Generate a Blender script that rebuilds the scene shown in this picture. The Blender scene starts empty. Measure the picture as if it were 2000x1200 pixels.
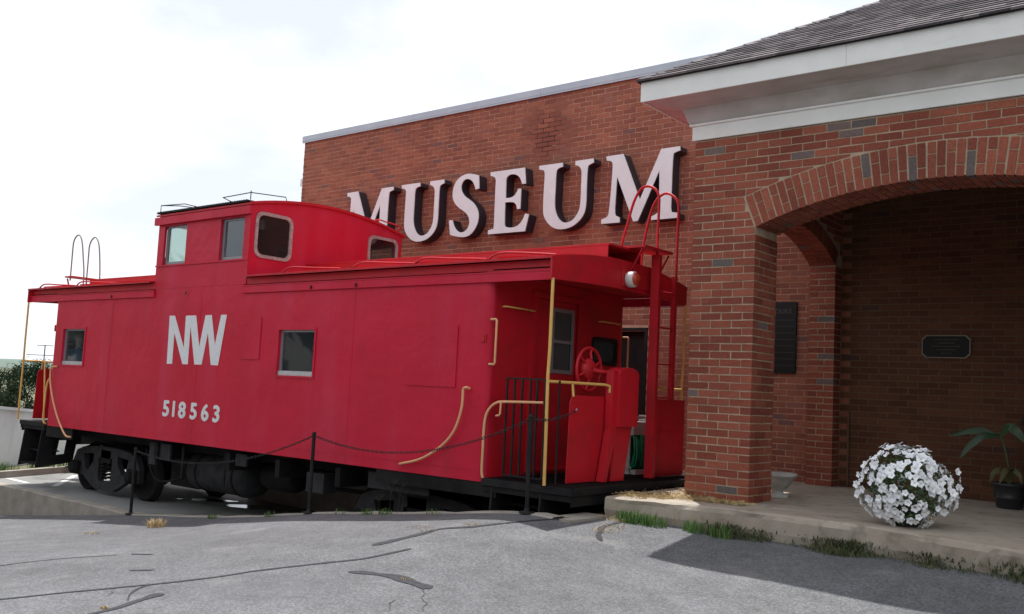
import bpy, math, random
import numpy as np
from mathutils import Vector, Matrix, noise as mnoise
from mathutils.geometry import tessellate_polygon
R = math.radians
rnd = random.Random(7)
sc = bpy.context.scene
col = sc.collection

# ------------------------------------------------------------------ camera, sky, sun, exposure
ZC = 1.6
def cam_axes(yaw, pitch, roll):
    cy, sy, cp, sp, cr, sr = math.cos(yaw), math.sin(yaw), math.cos(pitch), math.sin(pitch), math.cos(roll), math.sin(roll)
    Rz = np.array([[cy, -sy, 0], [sy, cy, 0], [0, 0, 1]]); Rx = np.array([[1, 0, 0], [0, cp, -sp], [0, sp, cp]])
    r = cr*np.array([1, 0, 0.]) + sr*np.array([0, 0, 1.]); u = -sr*np.array([1, 0, 0.]) + cr*np.array([0, 0, 1.])
    M = Rz @ Rx
    return M @ r, M @ u, M @ np.array([0, 1., 0])
AX, AU, AF = cam_axes(R(180-140.988), R(5.055), R(2.818))
cam_data = bpy.data.cameras.new("camera"); cam = bpy.data.objects.new("camera", cam_data); col.objects.link(cam)
m = Matrix.Identity(4)
for i in range(3):
    m[i][0] = AX[i]; m[i][1] = AU[i]; m[i][2] = -AF[i]
m[2][3] = ZC
cam.matrix_world = m
cam_data.sensor_width = 36; cam_data.lens = 36*1850/2000; cam_data.clip_start = .05; cam_data.clip_end = 6000
sc.camera = cam
FPX = 1850.0
def project(p):
    d = np.array([p[0], p[1], p[2]-ZC]); z = d @ AF
    if z <= .1: return None
    return 1000 + FPX*(d @ AX)/z, 600 - FPX*(d @ AU)/z, z

SUN_D = Vector((.22, -.255, -1)).normalized()
world = bpy.data.worlds.new("World"); sc.world = world; world.use_nodes = True
wn = world.node_tree; wn.nodes.clear()
def wnode(t, **k):
    n = wn.nodes.new(t)
    for a, b in k.items(): setattr(n, a, b)
    return n
sky = wnode('ShaderNodeTexSky', sky_type='NISHITA'); sky.sun_disc = False
sky.sun_elevation = R(71.4); sky.sun_rotation = R(-40.8); sky.air_density = 1.2; sky.dust_density = 1.5
tcw = wnode('ShaderNodeTexCoord'); mpw = wnode('ShaderNodeMapping'); mpw.inputs['Scale'].default_value = (1, 1, 2.2)
nw = wnode('ShaderNodeTexNoise'); nw.inputs['Scale'].default_value = 2.3; nw.inputs['Detail'].default_value = 7; nw.inputs['Roughness'].default_value = .55
rw = wnode('ShaderNodeValToRGB'); rw.color_ramp.elements[0].position = .38; rw.color_ramp.elements[0].color = (.70, .70, .70, 1); rw.color_ramp.elements[1].position = .50
mx = wnode('ShaderNodeMix', data_type='RGBA'); mx.inputs['B'].default_value = (10.0, 10.3, 10.9, 1)
bg = wnode('ShaderNodeBackground'); bg.inputs['Strength'].default_value = .1
wo = wnode('ShaderNodeOutputWorld')
L = wn.links.new
L(tcw.outputs['Generated'], mpw.inputs['Vector']); L(mpw.outputs[0], nw.inputs['Vector']); L(nw.outputs['Fac'], rw.inputs[0])
L(rw.outputs[0], mx.inputs['Factor']); L(sky.outputs[0], mx.inputs['A']); L(mx.outputs['Result'], bg.inputs[0]); L(bg.outputs[0], wo.inputs[0])
sl = bpy.data.lights.new("sun", 'SUN'); sl.energy = 4.9; sl.angle = R(.55); sl.color = (1, .97, .93)
so = bpy.data.objects.new("sun", sl); col.objects.link(so); so.rotation_euler = SUN_D.to_track_quat('-Z', 'Y').to_euler(); so.location = (-10, 12, 40)
sc.view_settings.view_transform = 'Standard'; sc.view_settings.look = 'None'; sc.view_settings.exposure = 0.15; sc.view_settings.gamma = 1
sc.view_settings.use_curve_mapping = False
sc.render.engine = 'CYCLES'; sc.cycles.max_bounces = 8; sc.cycles.transparent_max_bounces = 12

# ------------------------------------------------------------------ materials
def mat(name, c1, c2=None, scale=4, rough=.6, bump=0, bscale=30, metallic=0, detail=5, spec=.5, coat=0, lo=.35, hi=.65, bump2=0, b2scale=2, rough2=None):
    m = bpy.data.materials.new(name); m.use_nodes = True; nt = m.node_tree; b = nt.nodes['Principled BSDF']
    b.inputs['Roughness'].default_value = rough; b.inputs['Metallic'].default_value = metallic; b.inputs['Specular IOR Level'].default_value = spec
    b.inputs['Coat Weight'].default_value = coat; b.inputs['Coat Roughness'].default_value = .25
    g = nt.nodes.new('ShaderNodeNewGeometry')
    b.inputs['Base Color'].default_value = (*c1, 1)
    if c2 is not None:
        n = nt.nodes.new('ShaderNodeTexNoise'); n.inputs['Scale'].default_value = scale; n.inputs['Detail'].default_value = detail; n.inputs['Roughness'].default_value = .6
        nt.links.new(g.outputs['Position'], n.inputs['Vector'])
        mr = nt.nodes.new('ShaderNodeMapRange'); mr.inputs['From Min'].default_value = lo; mr.inputs['From Max'].default_value = hi
        nt.links.new(n.outputs['Fac'], mr.inputs[0])
        x = nt.nodes.new('ShaderNodeMix'); x.data_type = 'RGBA'; x.inputs['A'].default_value = (*c1, 1); x.inputs['B'].default_value = (*c2, 1)
        nt.links.new(mr.outputs[0], x.inputs['Factor']); nt.links.new(x.outputs['Result'], b.inputs['Base Color'])
        if rough2 is not None:
            m2 = nt.nodes.new('ShaderNodeMapRange'); m2.inputs['To Min'].default_value = rough; m2.inputs['To Max'].default_value = rough2
            nt.links.new(mr.outputs[0], m2.inputs[0]); nt.links.new(m2.outputs[0], b.inputs['Roughness'])
    last = None
    for bb, ss, dist in ((bump, bscale, .01), (bump2, b2scale, .05)):
        if bb:
            n = nt.nodes.new('ShaderNodeTexNoise'); n.inputs['Scale'].default_value = ss; n.inputs['Detail'].default_value = 4
            nt.links.new(g.outputs['Position'], n.inputs['Vector'])
            bu = nt.nodes.new('ShaderNodeBump'); bu.inputs['Strength'].default_value = bb; bu.inputs['Distance'].default_value = dist
            nt.links.new(n.outputs['Fac'], bu.inputs['Height'])
            if last: nt.links.new(last.outputs[0], bu.inputs['Normal'])
            last = bu
    if last: nt.links.new(last.outputs[0], b.inputs['Normal'])
    m['bsdf'] = 1
    return m
def add_layer(m, color, scale, lo, hi, stretch=(1, 1, 1), amount=1.0, where=None):
    """second colour laid over a material where a noise is high (wear, dirt, streaks)"""
    nt = m.node_tree; b = nt.nodes['Principled BSDF']; g = nt.nodes.new('ShaderNodeNewGeometry')
    mp = nt.nodes.new('ShaderNodeMapping'); mp.inputs['Scale'].default_value = stretch
    n = nt.nodes.new('ShaderNodeTexNoise'); n.inputs['Scale'].default_value = scale; n.inputs['Detail'].default_value = 6
    nt.links.new(g.outputs['Position'], mp.inputs['Vector']); nt.links.new(mp.outputs[0], n.inputs['Vector'])
    mr = nt.nodes.new('ShaderNodeMapRange'); mr.inputs['From Min'].default_value = lo; mr.inputs['From Max'].default_value = hi; mr.inputs['To Max'].default_value = amount
    nt.links.new(n.outputs['Fac'], mr.inputs[0])
    fac = mr.outputs[0]
    if where:   # (centre xyz, radii) : a stain with a shape of its own
        vm = nt.nodes.new('ShaderNodeVectorMath'); vm.operation = 'SUBTRACT'; vm.inputs[1].default_value = where[0]
        nt.links.new(g.outputs['Position'], vm.inputs[0])
        vd = nt.nodes.new('ShaderNodeVectorMath'); vd.operation = 'DIVIDE'; vd.inputs[1].default_value = where[1]; nt.links.new(vm.outputs[0], vd.inputs[0])
        ln = nt.nodes.new('ShaderNodeVectorMath'); ln.operation = 'LENGTH'; nt.links.new(vd.outputs[0], ln.inputs[0])
        m3 = nt.nodes.new('ShaderNodeMapRange'); m3.inputs['From Min'].default_value = 1; m3.inputs['From Max'].default_value = .3
        nt.links.new(ln.outputs['Value'], m3.inputs[0])
        mu = nt.nodes.new('ShaderNodeMath'); mu.operation = 'MULTIPLY'; nt.links.new(fac, mu.inputs[0]); nt.links.new(m3.outputs[0], mu.inputs[1]); fac = mu.outputs[0]
    x = nt.nodes.new('ShaderNodeMix'); x.data_type = 'RGBA'; x.inputs['B'].default_value = (*color, 1)
    inp = b.inputs['Base Color']
    if inp.is_linked: nt.links.new(inp.links[0].from_socket, x.inputs['A'])
    else: x.inputs['A'].default_value = inp.default_value
    nt.links.new(fac, x.inputs['Factor']); nt.links.new(x.outputs['Result'], inp)
    return m
def brick_mat(name, stops, vary=.35, spec=.3):
    m = bpy.data.materials.new(name); m.use_nodes = True; nt = m.node_tree; b = nt.nodes['Principled BSDF']
    b.inputs['Roughness'].default_value = .85; b.inputs['Specular IOR Level'].default_value = spec
    a = nt.nodes.new('ShaderNodeAttribute'); a.attribute_name = 'tone'
    r = nt.nodes.new('ShaderNodeValToRGB'); r.color_ramp.interpolation = 'LINEAR'
    e = r.color_ramp.elements; e[0].position = stops[0][0]; e[0].color = (*stops[0][1], 1); e[1].position = stops[-1][0]; e[1].color = (*stops[-1][1], 1)
    for p, c in stops[1:-1]:
        q = e.new(p); q.color = (*c, 1)
    nt.links.new(a.outputs['Fac'], r.inputs[0])
    g = nt.nodes.new('ShaderNodeNewGeometry'); n = nt.nodes.new('ShaderNodeTexNoise'); n.inputs['Scale'].default_value = 45; n.inputs['Detail'].default_value = 6; n.inputs['Roughness'].default_value = .7
    nt.links.new(g.outputs['Position'], n.inputs['Vector'])
    n2 = nt.nodes.new('ShaderNodeTexNoise'); n2.inputs['Scale'].default_value = 1.1; n2.inputs['Detail'].default_value = 5; nt.links.new(g.outputs['Position'], n2.inputs['Vector'])
    mr = nt.nodes.new('ShaderNodeMapRange'); mr.inputs['From Min'].default_value = .3; mr.inputs['From Max'].default_value = .7; mr.inputs['To Min'].default_value = 1-vary; mr.inputs['To Max'].default_value = 1+vary
    nt.links.new(n.outputs['Fac'], mr.inputs[0])
    mr2 = nt.nodes.new('ShaderNodeMapRange'); mr2.inputs['From Min'].default_value = .3; mr2.inputs['From Max'].default_value = .7; mr2.inputs['To Min'].default_value = .82; mr2.inputs['To Max'].default_value = 1.15
    nt.links.new(n2.outputs['Fac'], mr2.inputs[0])
    mu = nt.nodes.new('ShaderNodeMath'); mu.operation = 'MULTIPLY'; nt.links.new(mr.outputs[0], mu.inputs[0]); nt.links.new(mr2.outputs[0], mu.inputs[1])
    vm = nt.nodes.new('ShaderNodeVectorMath'); vm.operation = 'SCALE'; nt.links.new(r.outputs[0], vm.inputs[0]); nt.links.new(mu.outputs[0], vm.inputs['Scale'])
    nt.links.new(vm.outputs[0], b.inputs['Base Color'])
    bu = nt.nodes.new('ShaderNodeBump'); bu.inputs['Strength'].default_value = .5; bu.inputs['Distance'].default_value = .004; nt.links.new(n.outputs['Fac'], bu.inputs['Height']); nt.links.new(bu.outputs[0], b.inputs['Normal'])
    return m
def glass_mat(name, tint, trans, rough=.03):
    m = bpy.data.materials.new(name); m.use_nodes = True; nt = m.node_tree; nt.nodes.clear()
    o = nt.nodes.new('ShaderNodeOutputMaterial'); t = nt.nodes.new('ShaderNodeBsdfTransparent'); t.inputs[0].default_value = (*tint, 1)
    g = nt.nodes.new('ShaderNodeBsdfGlossy'); g.inputs['Roughness'].default_value = rough; g.inputs[0].default_value = (.85, .9, .92, 1)
    d = nt.nodes.new('ShaderNodeBsdfDiffuse'); d.inputs[0].default_value = (.10, .12, .13, 1)
    lw = nt.nodes.new('ShaderNodeLayerWeight'); lw.inputs[0].default_value = .5
    pw = nt.nodes.new('ShaderNodeMath'); pw.operation = 'POWER'; pw.inputs[1].default_value = 4; nt.links.new(lw.outputs['Facing'], pw.inputs[0])
    f = nt.nodes.new('ShaderNodeMapRange'); f.inputs['To Min'].default_value = .05; f.inputs['To Max'].default_value = .95; nt.links.new(pw.outputs[0], f.inputs[0])
    md = nt.nodes.new('ShaderNodeMixShader'); md.inputs[0].default_value = 1-trans
    nt.links.new(t.outputs[0], md.inputs[1]); nt.links.new(d.outputs[0], md.inputs[2])
    mg = nt.nodes.new('ShaderNodeMixShader'); nt.links.new(f.outputs[0], mg.inputs[0]); nt.links.new(md.outputs[0], mg.inputs[1]); nt.links.new(g.outputs[0], mg.inputs[2])
    nt.links.new(mg.outputs[0], o.inputs[0]); return m

M = {}
M['red'] = mat('red_paint', (.56, .006, .036), (.50, .006, .030), scale=.9, rough=.42, bump=.12, bscale=60, bump2=.55, b2scale=1.7, rough2=.52, spec=.32)
add_layer(M['red'], (.56, .05, .11), 1.3, .45, .8, (1.6, 1.6, .25), .45)
add_layer(M['red'], (.16, .03, .018), 9, .68, .8, (1, 1, .12), .5)
add_layer(M['red'], (.62, .10, .14), 14, .66, .8, (1, 1, 1), .35)
add_layer(M['red'], (.25, .015, .02), 2.2, .56, .8, (1.5, 1.5, .3), .35)
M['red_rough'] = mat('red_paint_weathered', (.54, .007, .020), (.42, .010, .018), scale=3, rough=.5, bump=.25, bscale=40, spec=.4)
M['yellow'] = mat('cream_yellow_paint', (.72, .45, .13), (.66, .38, .10), scale=12, rough=.5)
M['pinkcream'] = mat('faded_yellow_paint', (.75, .40, .22), (.70, .35, .16), scale=14, rough=.5)
M['black'] = mat('black_paint', (.010, .010, .012), (.020, .019, .018), scale=5, rough=.6, bump=.2, spec=.2)
M['under'] = mat('grimy_black_steel', (.010, .010, .011), (.022, .020, .018), scale=3, rough=.8, bump=.4, bscale=25, spec=.15)
M['undergrey'] = mat('faded_grey_steel', (.022, .023, .025), (.042, .042, .044), scale=6, rough=.75, bump=.2, spec=.25)
M['dark'] = mat('dark_interior', (.02, .018, .018), rough=.9)
M['inner'] = mat('caboose_interior_paint', (.10, .10, .09), rough=.8)
M['white'] = mat('white_lettering', (.74, .75, .76), (.66, .67, .68), scale=25, rough=.5)
M['lwhite'] = mat('white_acrylic_letter_face', (.79, .84, .86), (.73, .78, .80), scale=5, rough=.4)
M['lside'] = mat('black_letter_return', (.034, .031, .042), rough=.45)
M['sill'] = mat('aluminium_sill', (.55, .55, .57), (.45, .45, .47), scale=15, rough=.45, metallic=.3)
M['alum'] = mat('window_aluminium', (.30, .30, .32), rough=.4, metallic=.5)
M['gasket'] = mat('weathered_gasket', (.46, .38, .36), (.28, .22, .21), scale=22, rough=.8, bump=.5)
M['glass'] = glass_mat('dim_window_glass', (.85, .90, .92), .86)
M['glass_clear'] = glass_mat('cupola_window_glass', (.86, .93, .90), .93)
M['glass_dark'] = glass_mat('dark_door_glass', (.3, .32, .3), .5, .08)
M['mortar'] = mat('tan_mortar', (.50, .38, .27), (.38, .29, .20), scale=9, rough=.95, bump=.6, bscale=80)
M['mortar_m'] = mat('pinkish_mortar', (.60, .37, .27), (.50, .30, .21), scale=7, rough=.95, bump=.5, bscale=80)
add_layer(M['mortar_m'], (.03, .022, .02), 5, .28, .48, (1, 1, 1), 1, ((-10.2, 13.35, 6.25), (.75, 1, .85)))
add_layer(M['mortar_m'], (.07, .045, .04), 4, .4, .6, (1, 1, 1), .8, ((-10.2, 13.3, 4.4), (.7, 1, .9)))
M['brick'] = brick_mat('porch_brick', [(0, (.205, .054, .034)), (.4, (.265, .073, .045)), (.78, (.32, .10, .06)), (.84, (.24, .095, .07)), (.9, (.17, .125, .115)), (1, (.125, .105, .10))])
M['brick_m'] = brick_mat('museum_brick', [(0, (.245, .088, .060)), (.5, (.295, .110, .070)), (.85, (.345, .13, .078)), (.93, (.26, .11, .085)), (1, (.20, .10, .085))], .22)
M['brick_shade'] = brick_mat('porch_brick_in_shade', [(0, (.095, .038, .020)), (.5, (.12, .050, .026)), (.85, (.14, .06, .03)), (.93, (.10, .045, .03)), (1, (.08, .04, .03))], .22)  # porch shade put into the colour: darker copy of the wall brick
M['mortar_shade'] = mat('mortar_in_shade', (.16, .105, .065), (.12, .08, .05), scale=7, rough=.95, bump=.5, bscale=80)  # mortar darkened the same way to carry the porch shade
add_layer(M['brick_m'], (.16, .055, .045), 3.5, .35, .6, (1, 1, .6), .35, ((-10.25, 13.35, 6.3), (.75, 1, .8)))
M['trim'] = mat('white_trim_paint', (.82, .83, .80), (.76, .77, .74), scale=3, rough=.5, bump=.08)
add_layer(M['trim'], (.50, .49, .45), 4, .6, .8, (1, 1, 3), .3)
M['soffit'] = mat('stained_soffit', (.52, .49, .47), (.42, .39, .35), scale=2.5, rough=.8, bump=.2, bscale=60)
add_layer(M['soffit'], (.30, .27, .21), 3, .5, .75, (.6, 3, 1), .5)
M['coping'] = mat('pale_blue_grey_metal', (.46, .54, .60), (.40, .48, .55), scale=2, rough=.45, metallic=.15)
M['conc'] = mat('weathered_concrete', (.34, .31, .27), (.24, .215, .18), scale=3, rough=.9, bump=.6, bscale=35, detail=8)
M['slab'] = mat('porch_concrete', (.40, .35, .29), (.31, .265, .21), scale=1.6, rough=.85, bump=.3, bscale=50, detail=8)
add_layer(M['slab'], (.14, .12, .08), 6, .55, .75, (1, 1, 1), .8)
M['pad'] = mat('pad_concrete', (.25, .25, .24), (.19, .19, .18), scale=1.2, rough=.85, bump=.3, bscale=40, detail=8)
add_layer(M['pad'], (.10, .10, .10), 1.2, .55, .75, (1, 1, 1), .6)
M['sand'] = mat('pale_sandy_concrete', (.58, .54, .40), (.50, .45, .32), scale=5, rough=.9)
M['paint_line'] = mat('white_road_paint', (.72, .72, .70), (.5, .5, .48), scale=18, rough=.7)
M['puddle'] = mat('wet_patch', (.03, .035, .04), rough=.16, bump=.3, bscale=7)
M['seal'] = mat('crack_sealer', (.030, .032, .037), (.055, .057, .063), scale=25, rough=.8, spec=.2)
M['crack'] = mat('crack_shadow', (.05, .05, .05), rough=.9)
M['hoop'] = mat('dull_galvanised_pipe', (.22, .20, .20), rough=.6)
M['grass'] = mat('fresh_grass', (.07, .16, .035), (.12, .20, .05), scale=9, rough=.6)
M['weed'] = mat('dark_weed', (.050, .082, .026), (.11, .11, .045), scale=6, rough=.7)
M['straw'] = mat('dry_straw', (.50, .38, .19), (.34, .24, .11), scale=14, rough=.8)
M['leaf'] = mat('petunia_leaf', (.05, .10, .035), (.08, .15, .05), scale=20, rough=.6)
M['petal'] = mat('petunia_petal', (.90, .92, .95), (.84, .87, .92), scale=40, rough=.6)
M['throat'] = mat('petunia_throat', (.66, .70, .52), rough=.6)
M['pot'] = mat('black_plastic_pot', (.022, .023, .027), rough=.45)
M['urn'] = mat('grey_cast_stone', (.50, .50, .47), (.38, .38, .35), scale=8, rough=.9, bump=.5)
M['bronze'] = mat('dark_bronze', (.012, .013, .012), rough=.55, metallic=.5)
M['brass'] = mat('brass_edge', (.20, .18, .12), rough=.4, metallic=.5)
M['dull'] = mat('tarnished_lettering', (.07, .065, .05), rough=.6)
M['hose'] = mat('green_hose', (.01, .22, .10), rough=.45)
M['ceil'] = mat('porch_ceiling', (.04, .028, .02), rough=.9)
M['orange'] = mat('orange_lens', (.45, .05, .02), rough=.25)
M['chrome'] = mat('lamp_bezel', (.62, .60, .60), rough=.4, metallic=.1)
M['wallw'] = mat('white_painted_wall', (.74, .86, .92), (.66, .78, .83), scale=1.5, rough=.8, bump=.2)
add_layer(M['wallw'], (.25, .26, .22), 1.4, .5, .75, (1, 1, .3), .5)
M['treeleaf'] = mat('far_tree_leaf', (.012, .026, .014), (.028, .046, .024), scale=.6, rough=1, spec=.1)
M['bark'] = mat('bark', (.07, .05, .035), rough=.9)
M['ground'] = mat('far_ground', (.10, .12, .06), (.14, .13, .08), scale=.05, rough=1)
M['hill'] = mat('far_hill', (.10, .15, .13), (.13, .17, .14), scale=.01, rough=1)
M['person_skin'] = mat('skin', (.68, .46, .36), rough=.6)
M['cloth'] = mat('blue_clothing', (.12, .17, .24), rough=.9)
M['hair'] = mat('fair_hair', (.45, .33, .18), rough=.8)
# asphalt
def asphalt_mat():
    m = bpy.data.materials.new('worn_asphalt'); m.use_nodes = True; nt = m.node_tree; b = nt.nodes['Principled BSDF']; N = nt.nodes.new; K = nt.links.new
    b.inputs['Roughness'].default_value = .85; b.inputs['Specular IOR Level'].default_value = .3
    g = N('ShaderNodeNewGeometry')
    def noise(s, d=5, r=.6):
        n = N('ShaderNodeTexNoise'); n.inputs['Scale'].default_value = s; n.inputs['Detail'].default_value = d; n.inputs['Roughness'].default_value = r; K(g.outputs['Position'], n.inputs['Vector']); return n
    def mr(src, a, bb, c, d):
        x = N('ShaderNodeMapRange'); x.inputs['From Min'].default_value = a; x.inputs['From Max'].default_value = bb; x.inputs['To Min'].default_value = c; x.inputs['To Max'].default_value = d; K(src, x.inputs[0]); return x.outputs[0]
    def mul(a, bb):
        x = N('ShaderNodeMath'); x.operation = 'MULTIPLY'; K(a, x.inputs[0]); K(bb, x.inputs[1]); return x.outputs[0]
    big = noise(.45, 5); mid = noise(3, 6, .7); fine = noise(85, 3, .6)
    vo = N('ShaderNodeTexVoronoi'); vo.inputs['Scale'].default_value = 52; K(g.outputs['Position'], vo.inputs['Vector'])
    sep = N('ShaderNodeSeparateColor'); K(vo.outputs['Color'], sep.inputs[0])
    stone = mr(sep.outputs[0], 0, 1, .80, 1.22)
    pits = mr(vo.outputs['Distance'], .3, .65, 1.0, .72)
    v = mul(mul(mul(mr(big.outputs['Fac'], .3, .7, .78, 1.18), mr(mid.outputs['Fac'], .3, .7, .80, 1.16)), mr(fine.outputs['Fac'], .3, .7, .8, 1.2)), mul(stone, pits))
    vm = N('ShaderNodeVectorMath'); vm.operation = 'SCALE'; vm.inputs[0].default_value = (.146, .149, .157); K(v, vm.inputs['Scale'])
    K(vm.outputs[0], b.inputs['Base Color'])
    ad = N('ShaderNodeMath'); ad.operation = 'ADD'; K(fine.outputs['Fac'], ad.inputs[0]); K(stone, ad.inputs[1])
    bu = N('ShaderNodeBump'); bu.inputs['Strength'].default_value = .55; bu.inputs['Distance'].default_value = .006; K(ad.outputs[0], bu.inputs['Height']); K(bu.outputs[0], b.inputs['Normal'])
    return m
M['asphalt'] = asphalt_mat()
add_layer(M['asphalt'], (.26, .25, .23), 1.8, .62, .8, (1, 1, 1), .45)
add_layer(M['asphalt'], (.085, .088, .095), .7, .52, .7, (1, 1, 1), .4)
add_layer(M['asphalt'], (.06, .06, .065), 5, .66, .76, (1, 1, 1), .35)
# shingles
M['shingle'] = brick_mat('asphalt_shingle', [(0, (.06, .053, .06)), (.5, (.115, .10, .11)), (1, (.21, .185, .19))], .3)

# ------------------------------------------------------------------ mesh helpers
class MB:
    def __init__(s): s.v = []; s.f = []; s.t = []; s.sm = []
    def add(s, vs, fs, tone=0, smooth=False):
        o = len(s.v); s.v += [tuple(x) for x in vs]; s.f += [tuple(i+o for i in f) for f in fs]; s.t += [tone]*len(fs); s.sm += [smooth]*len(fs); return s
    def box(s, x0, x1, y0, y1, z0, z1, tone=0):
        return s.add([(x0,y0,z0),(x1,y0,z0),(x1,y1,z0),(x0,y1,z0),(x0,y0,z1),(x1,y0,z1),(x1,y1,z1),(x0,y1,z1)],
                     [(0,3,2,1),(4,5,6,7),(0,1,5,4),(1,2,6,5),(2,3,7,6),(3,0,4,7)], tone)
    def hexa(s, p, tone=0):   # 8 points, bottom ring then top ring
        return s.add(p, [(0,3,2,1),(4,5,6,7),(0,1,5,4),(1,2,6,5),(2,3,7,6),(3,0,4,7)], tone)
    def obox(s, a, b, w, h):  # bar between two points
        a, b = Vector(a), Vector(b); d = (b-a).normalized(); u = Vector((0,0,1)) if abs(d.z) < .95 else Vector((1,0,0))
        r = d.cross(u).normalized()*w/2; u = r.cross(d).normalized()*h/2
        return s.hexa([a-r-u, a+r-u, b+r-u, b-r-u, a-r+u, a+r+u, b+r+u, b-r+u])
    def tube(s, pts, r, n=8, closed=False, curve=0):
        P = [Vector(p) for p in pts]
        if curve and len(P) > 2:
            Q = []
            for i in range(len(P)-1):
                p0, p1, p2, p3 = P[max(i-1,0)], P[i], P[i+1], P[min(i+2,len(P)-1)]
                for k in range(curve):
                    t = k/curve
                    Q.append(.5*((2*p1)+(p2-p0)*t+(2*p0-5*p1+4*p2-p3)*t*t+(3*p1-p0-3*p2+p3)*t**3))
            Q.append(P[-1]); P = Q
        m = len(P); ups = None; vs = []
        for i, p in enumerate(P):
            d = (P[(i+1) % m]-P[i-1]) if closed else (P[min(i+1,m-1)]-P[max(i-1,0)])
            d.normalize()
            if ups is None: a = Vector((0,0,1)) if abs(d.z) < .9 else Vector((1,0,0)); x = d.cross(a).normalized()
            else: x = (ups - d*ups.dot(d)).normalized()
            ups = x; y = d.cross(x)
            rr = float(np.interp(i/(m-1), np.linspace(0, 1, len(r)), r)) if isinstance(r, (list, tuple)) else r
            for k in range(n):
                a = 2*math.pi*k/n; vs.append(p + x*math.cos(a)*rr + y*math.sin(a)*rr)
        fs = []
        for i in range(m if closed else m-1):
            j = (i+1) % m
            for k in range(n): fs.append((i*n+k, i*n+(k+1)%n, j*n+(k+1)%n, j*n+k))
        s.add(vs, fs, 0, True)
        if not closed: s.add(vs[:n], [tuple(range(n))[::-1]]); s.add(vs[-n:], [tuple(range(n))])
        return s
    def lathe(s, prof, c, n=24, axis='z'):  # prof: (radius, height)
        vs = []
        for r, h in prof:
            for k in range(n):
                a = 2*math.pi*k/n; ca, sa = math.cos(a)*r, math.sin(a)*r
                vs.append((c[0]+ca, c[1]+sa, c[2]+h) if axis == 'z' else (c[0]+h, c[1]+ca, c[2]+sa) if axis == 'x' else (c[0]+ca, c[1]+h, c[2]+sa))
        fs = [(i*n+k, i*n+(k+1)%n, (i+1)*n+(k+1)%n, (i+1)*n+k) for i in range(len(prof)-1) for k in range(n)]
        s.add(vs, fs, 0, True); s.add(vs[:n], [tuple(range(n))]); s.add(vs[-n:], [tuple(range(n))]); return s
    def prism(s, outer, holes, mp, a, b):
        """polygon with holes extruded from depth a to b; mp(u, v, depth) -> xyz"""
        loops = [list(outer)] + [list(h) for h in holes]; flat = [p for l in loops for p in l]
        tr = tessellate_polygon([[Vector((u, v, 0)) for u, v in l] for l in loops]); n = len(flat)
        vs = [mp(u, v, a) for u, v in flat] + [mp(u, v, b) for u, v in flat]
        fs = [tuple(t) for t in tr] + [tuple(i+n for i in reversed(t)) for t in tr]; o = 0
        for l in loops:
            k = len(l)
            for i in range(k): fs.append((o+i, o+(i+1)%k, n+o+(i+1)%k, n+o+i))
            o += k
        return s.add(vs, fs)
    def build(s, name, m, parent=None, loc=None, fixn=True, tone=False, **props):
        me = bpy.data.meshes.new(name); o = bpy.data.objects.new(name, me)
        base = Vector((0,0,0)); p = parent
        while p is not None: base += p.location; p = p.parent
        own = Vector(loc) if loc is not None else base.copy()
        me.from_pydata([(x-own.x, y-own.y, z-own.z) for x, y, z in s.v], [], s.f)
        if fixn:
            import bmesh
            bm = bmesh.new(); bm.from_mesh(me); bmesh.ops.recalc_face_normals(bm, faces=bm.faces); bm.to_mesh(me); bm.free()
        ms = m if isinstance(m, list) else [m]
        for x in ms: me.materials.append(x)
        if any(s.sm): me.polygons.foreach_set('use_smooth', s.sm)
        if tone:
            at = me.attributes.new('tone', 'FLOAT', 'FACE'); at.data.foreach_set('value', s.t)
        me.update(); col.objects.link(o); o.parent = parent; o.location = own - base
        for k, v in props.items(): o[k] = v
        return o
def thing(name, label, cat, loc=(0,0,0), group=None):
    o = bpy.data.objects.new(name, None); o.empty_display_size = .2; col.objects.link(o); o.location = loc
    o['label'] = label; o['category'] = cat
    if group: o['group'] = group
    return o
def rrect(x0, x1, y0, y1, r, n=5):
    out = []
    for cx, cy, a0 in ((x1-r, y0+r, -90), (x1-r, y1-r, 0), (x0+r, y1-r, 90), (x0+r, y0+r, 180)):
        for k in range(n+1): a = R(a0+90*k/n); out.append((cx+r*math.cos(a), cy+r*math.sin(a)))
    return out
XZ = lambda u, v, d: (u, d, v)
YZ = lambda u, v, d: (d, u, v)
def plate(mb, x0, x1, z0, z1, holes, y0, y1, mp=XZ):
    """flat sheet with rectangular holes"""
    mb.prism([(x0,z0),(x1,z0),(x1,z1),(x0,z1)], [[(a,c),(b,c),(b,d),(a,d)] for a,b,c,d in holes], mp, y0, y1); return mb

# ------------------------------------------------------------------ terrain
TP = [(-5.93,8.9,.29),(-4.9,9.12,.25),(-3.0,9.18,.24),(-1.6,8.8,.28),(0.0,8.6,.25),(2.5,8.5,.2),(-6.3,8.2,.29),(-9.89,8.2,-.13),(-14.2,8.2,-.66),(-19,8.2,-1.22),(-26,8.2,-1.6),
(-6.07,7.66,.28),(-7.1,7.63,.16),(-8.27,7.6,.015),(-10.1,7.54,-.22),(-11.36,7.48,-.4),(-4.62,8.0,.10),(-2.1,8.05,.06),(-3.3,8.0,.08),(0,0,0),(-3,4,-.02),(-6,4,-.06),(-9,4,-.22),(-13,4,-.6),(-19,4,-1.1),(-6,0,-.1),(4,4,0),(4,0,0),(0,-6,0),(-12,-6,-.5),(8,-6,0),(8,8,.1),(-26,0,-1.5)]
TPa = np.array(TP); nTP = len(TP)
_d = np.hypot(TPa[:,None,0]-TPa[None,:,0], TPa[:,None,1]-TPa[None,:,1])
_K = np.where(_d > 0, _d*_d*np.log(_d+1e-12), 0) + np.eye(nTP)*.08
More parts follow.
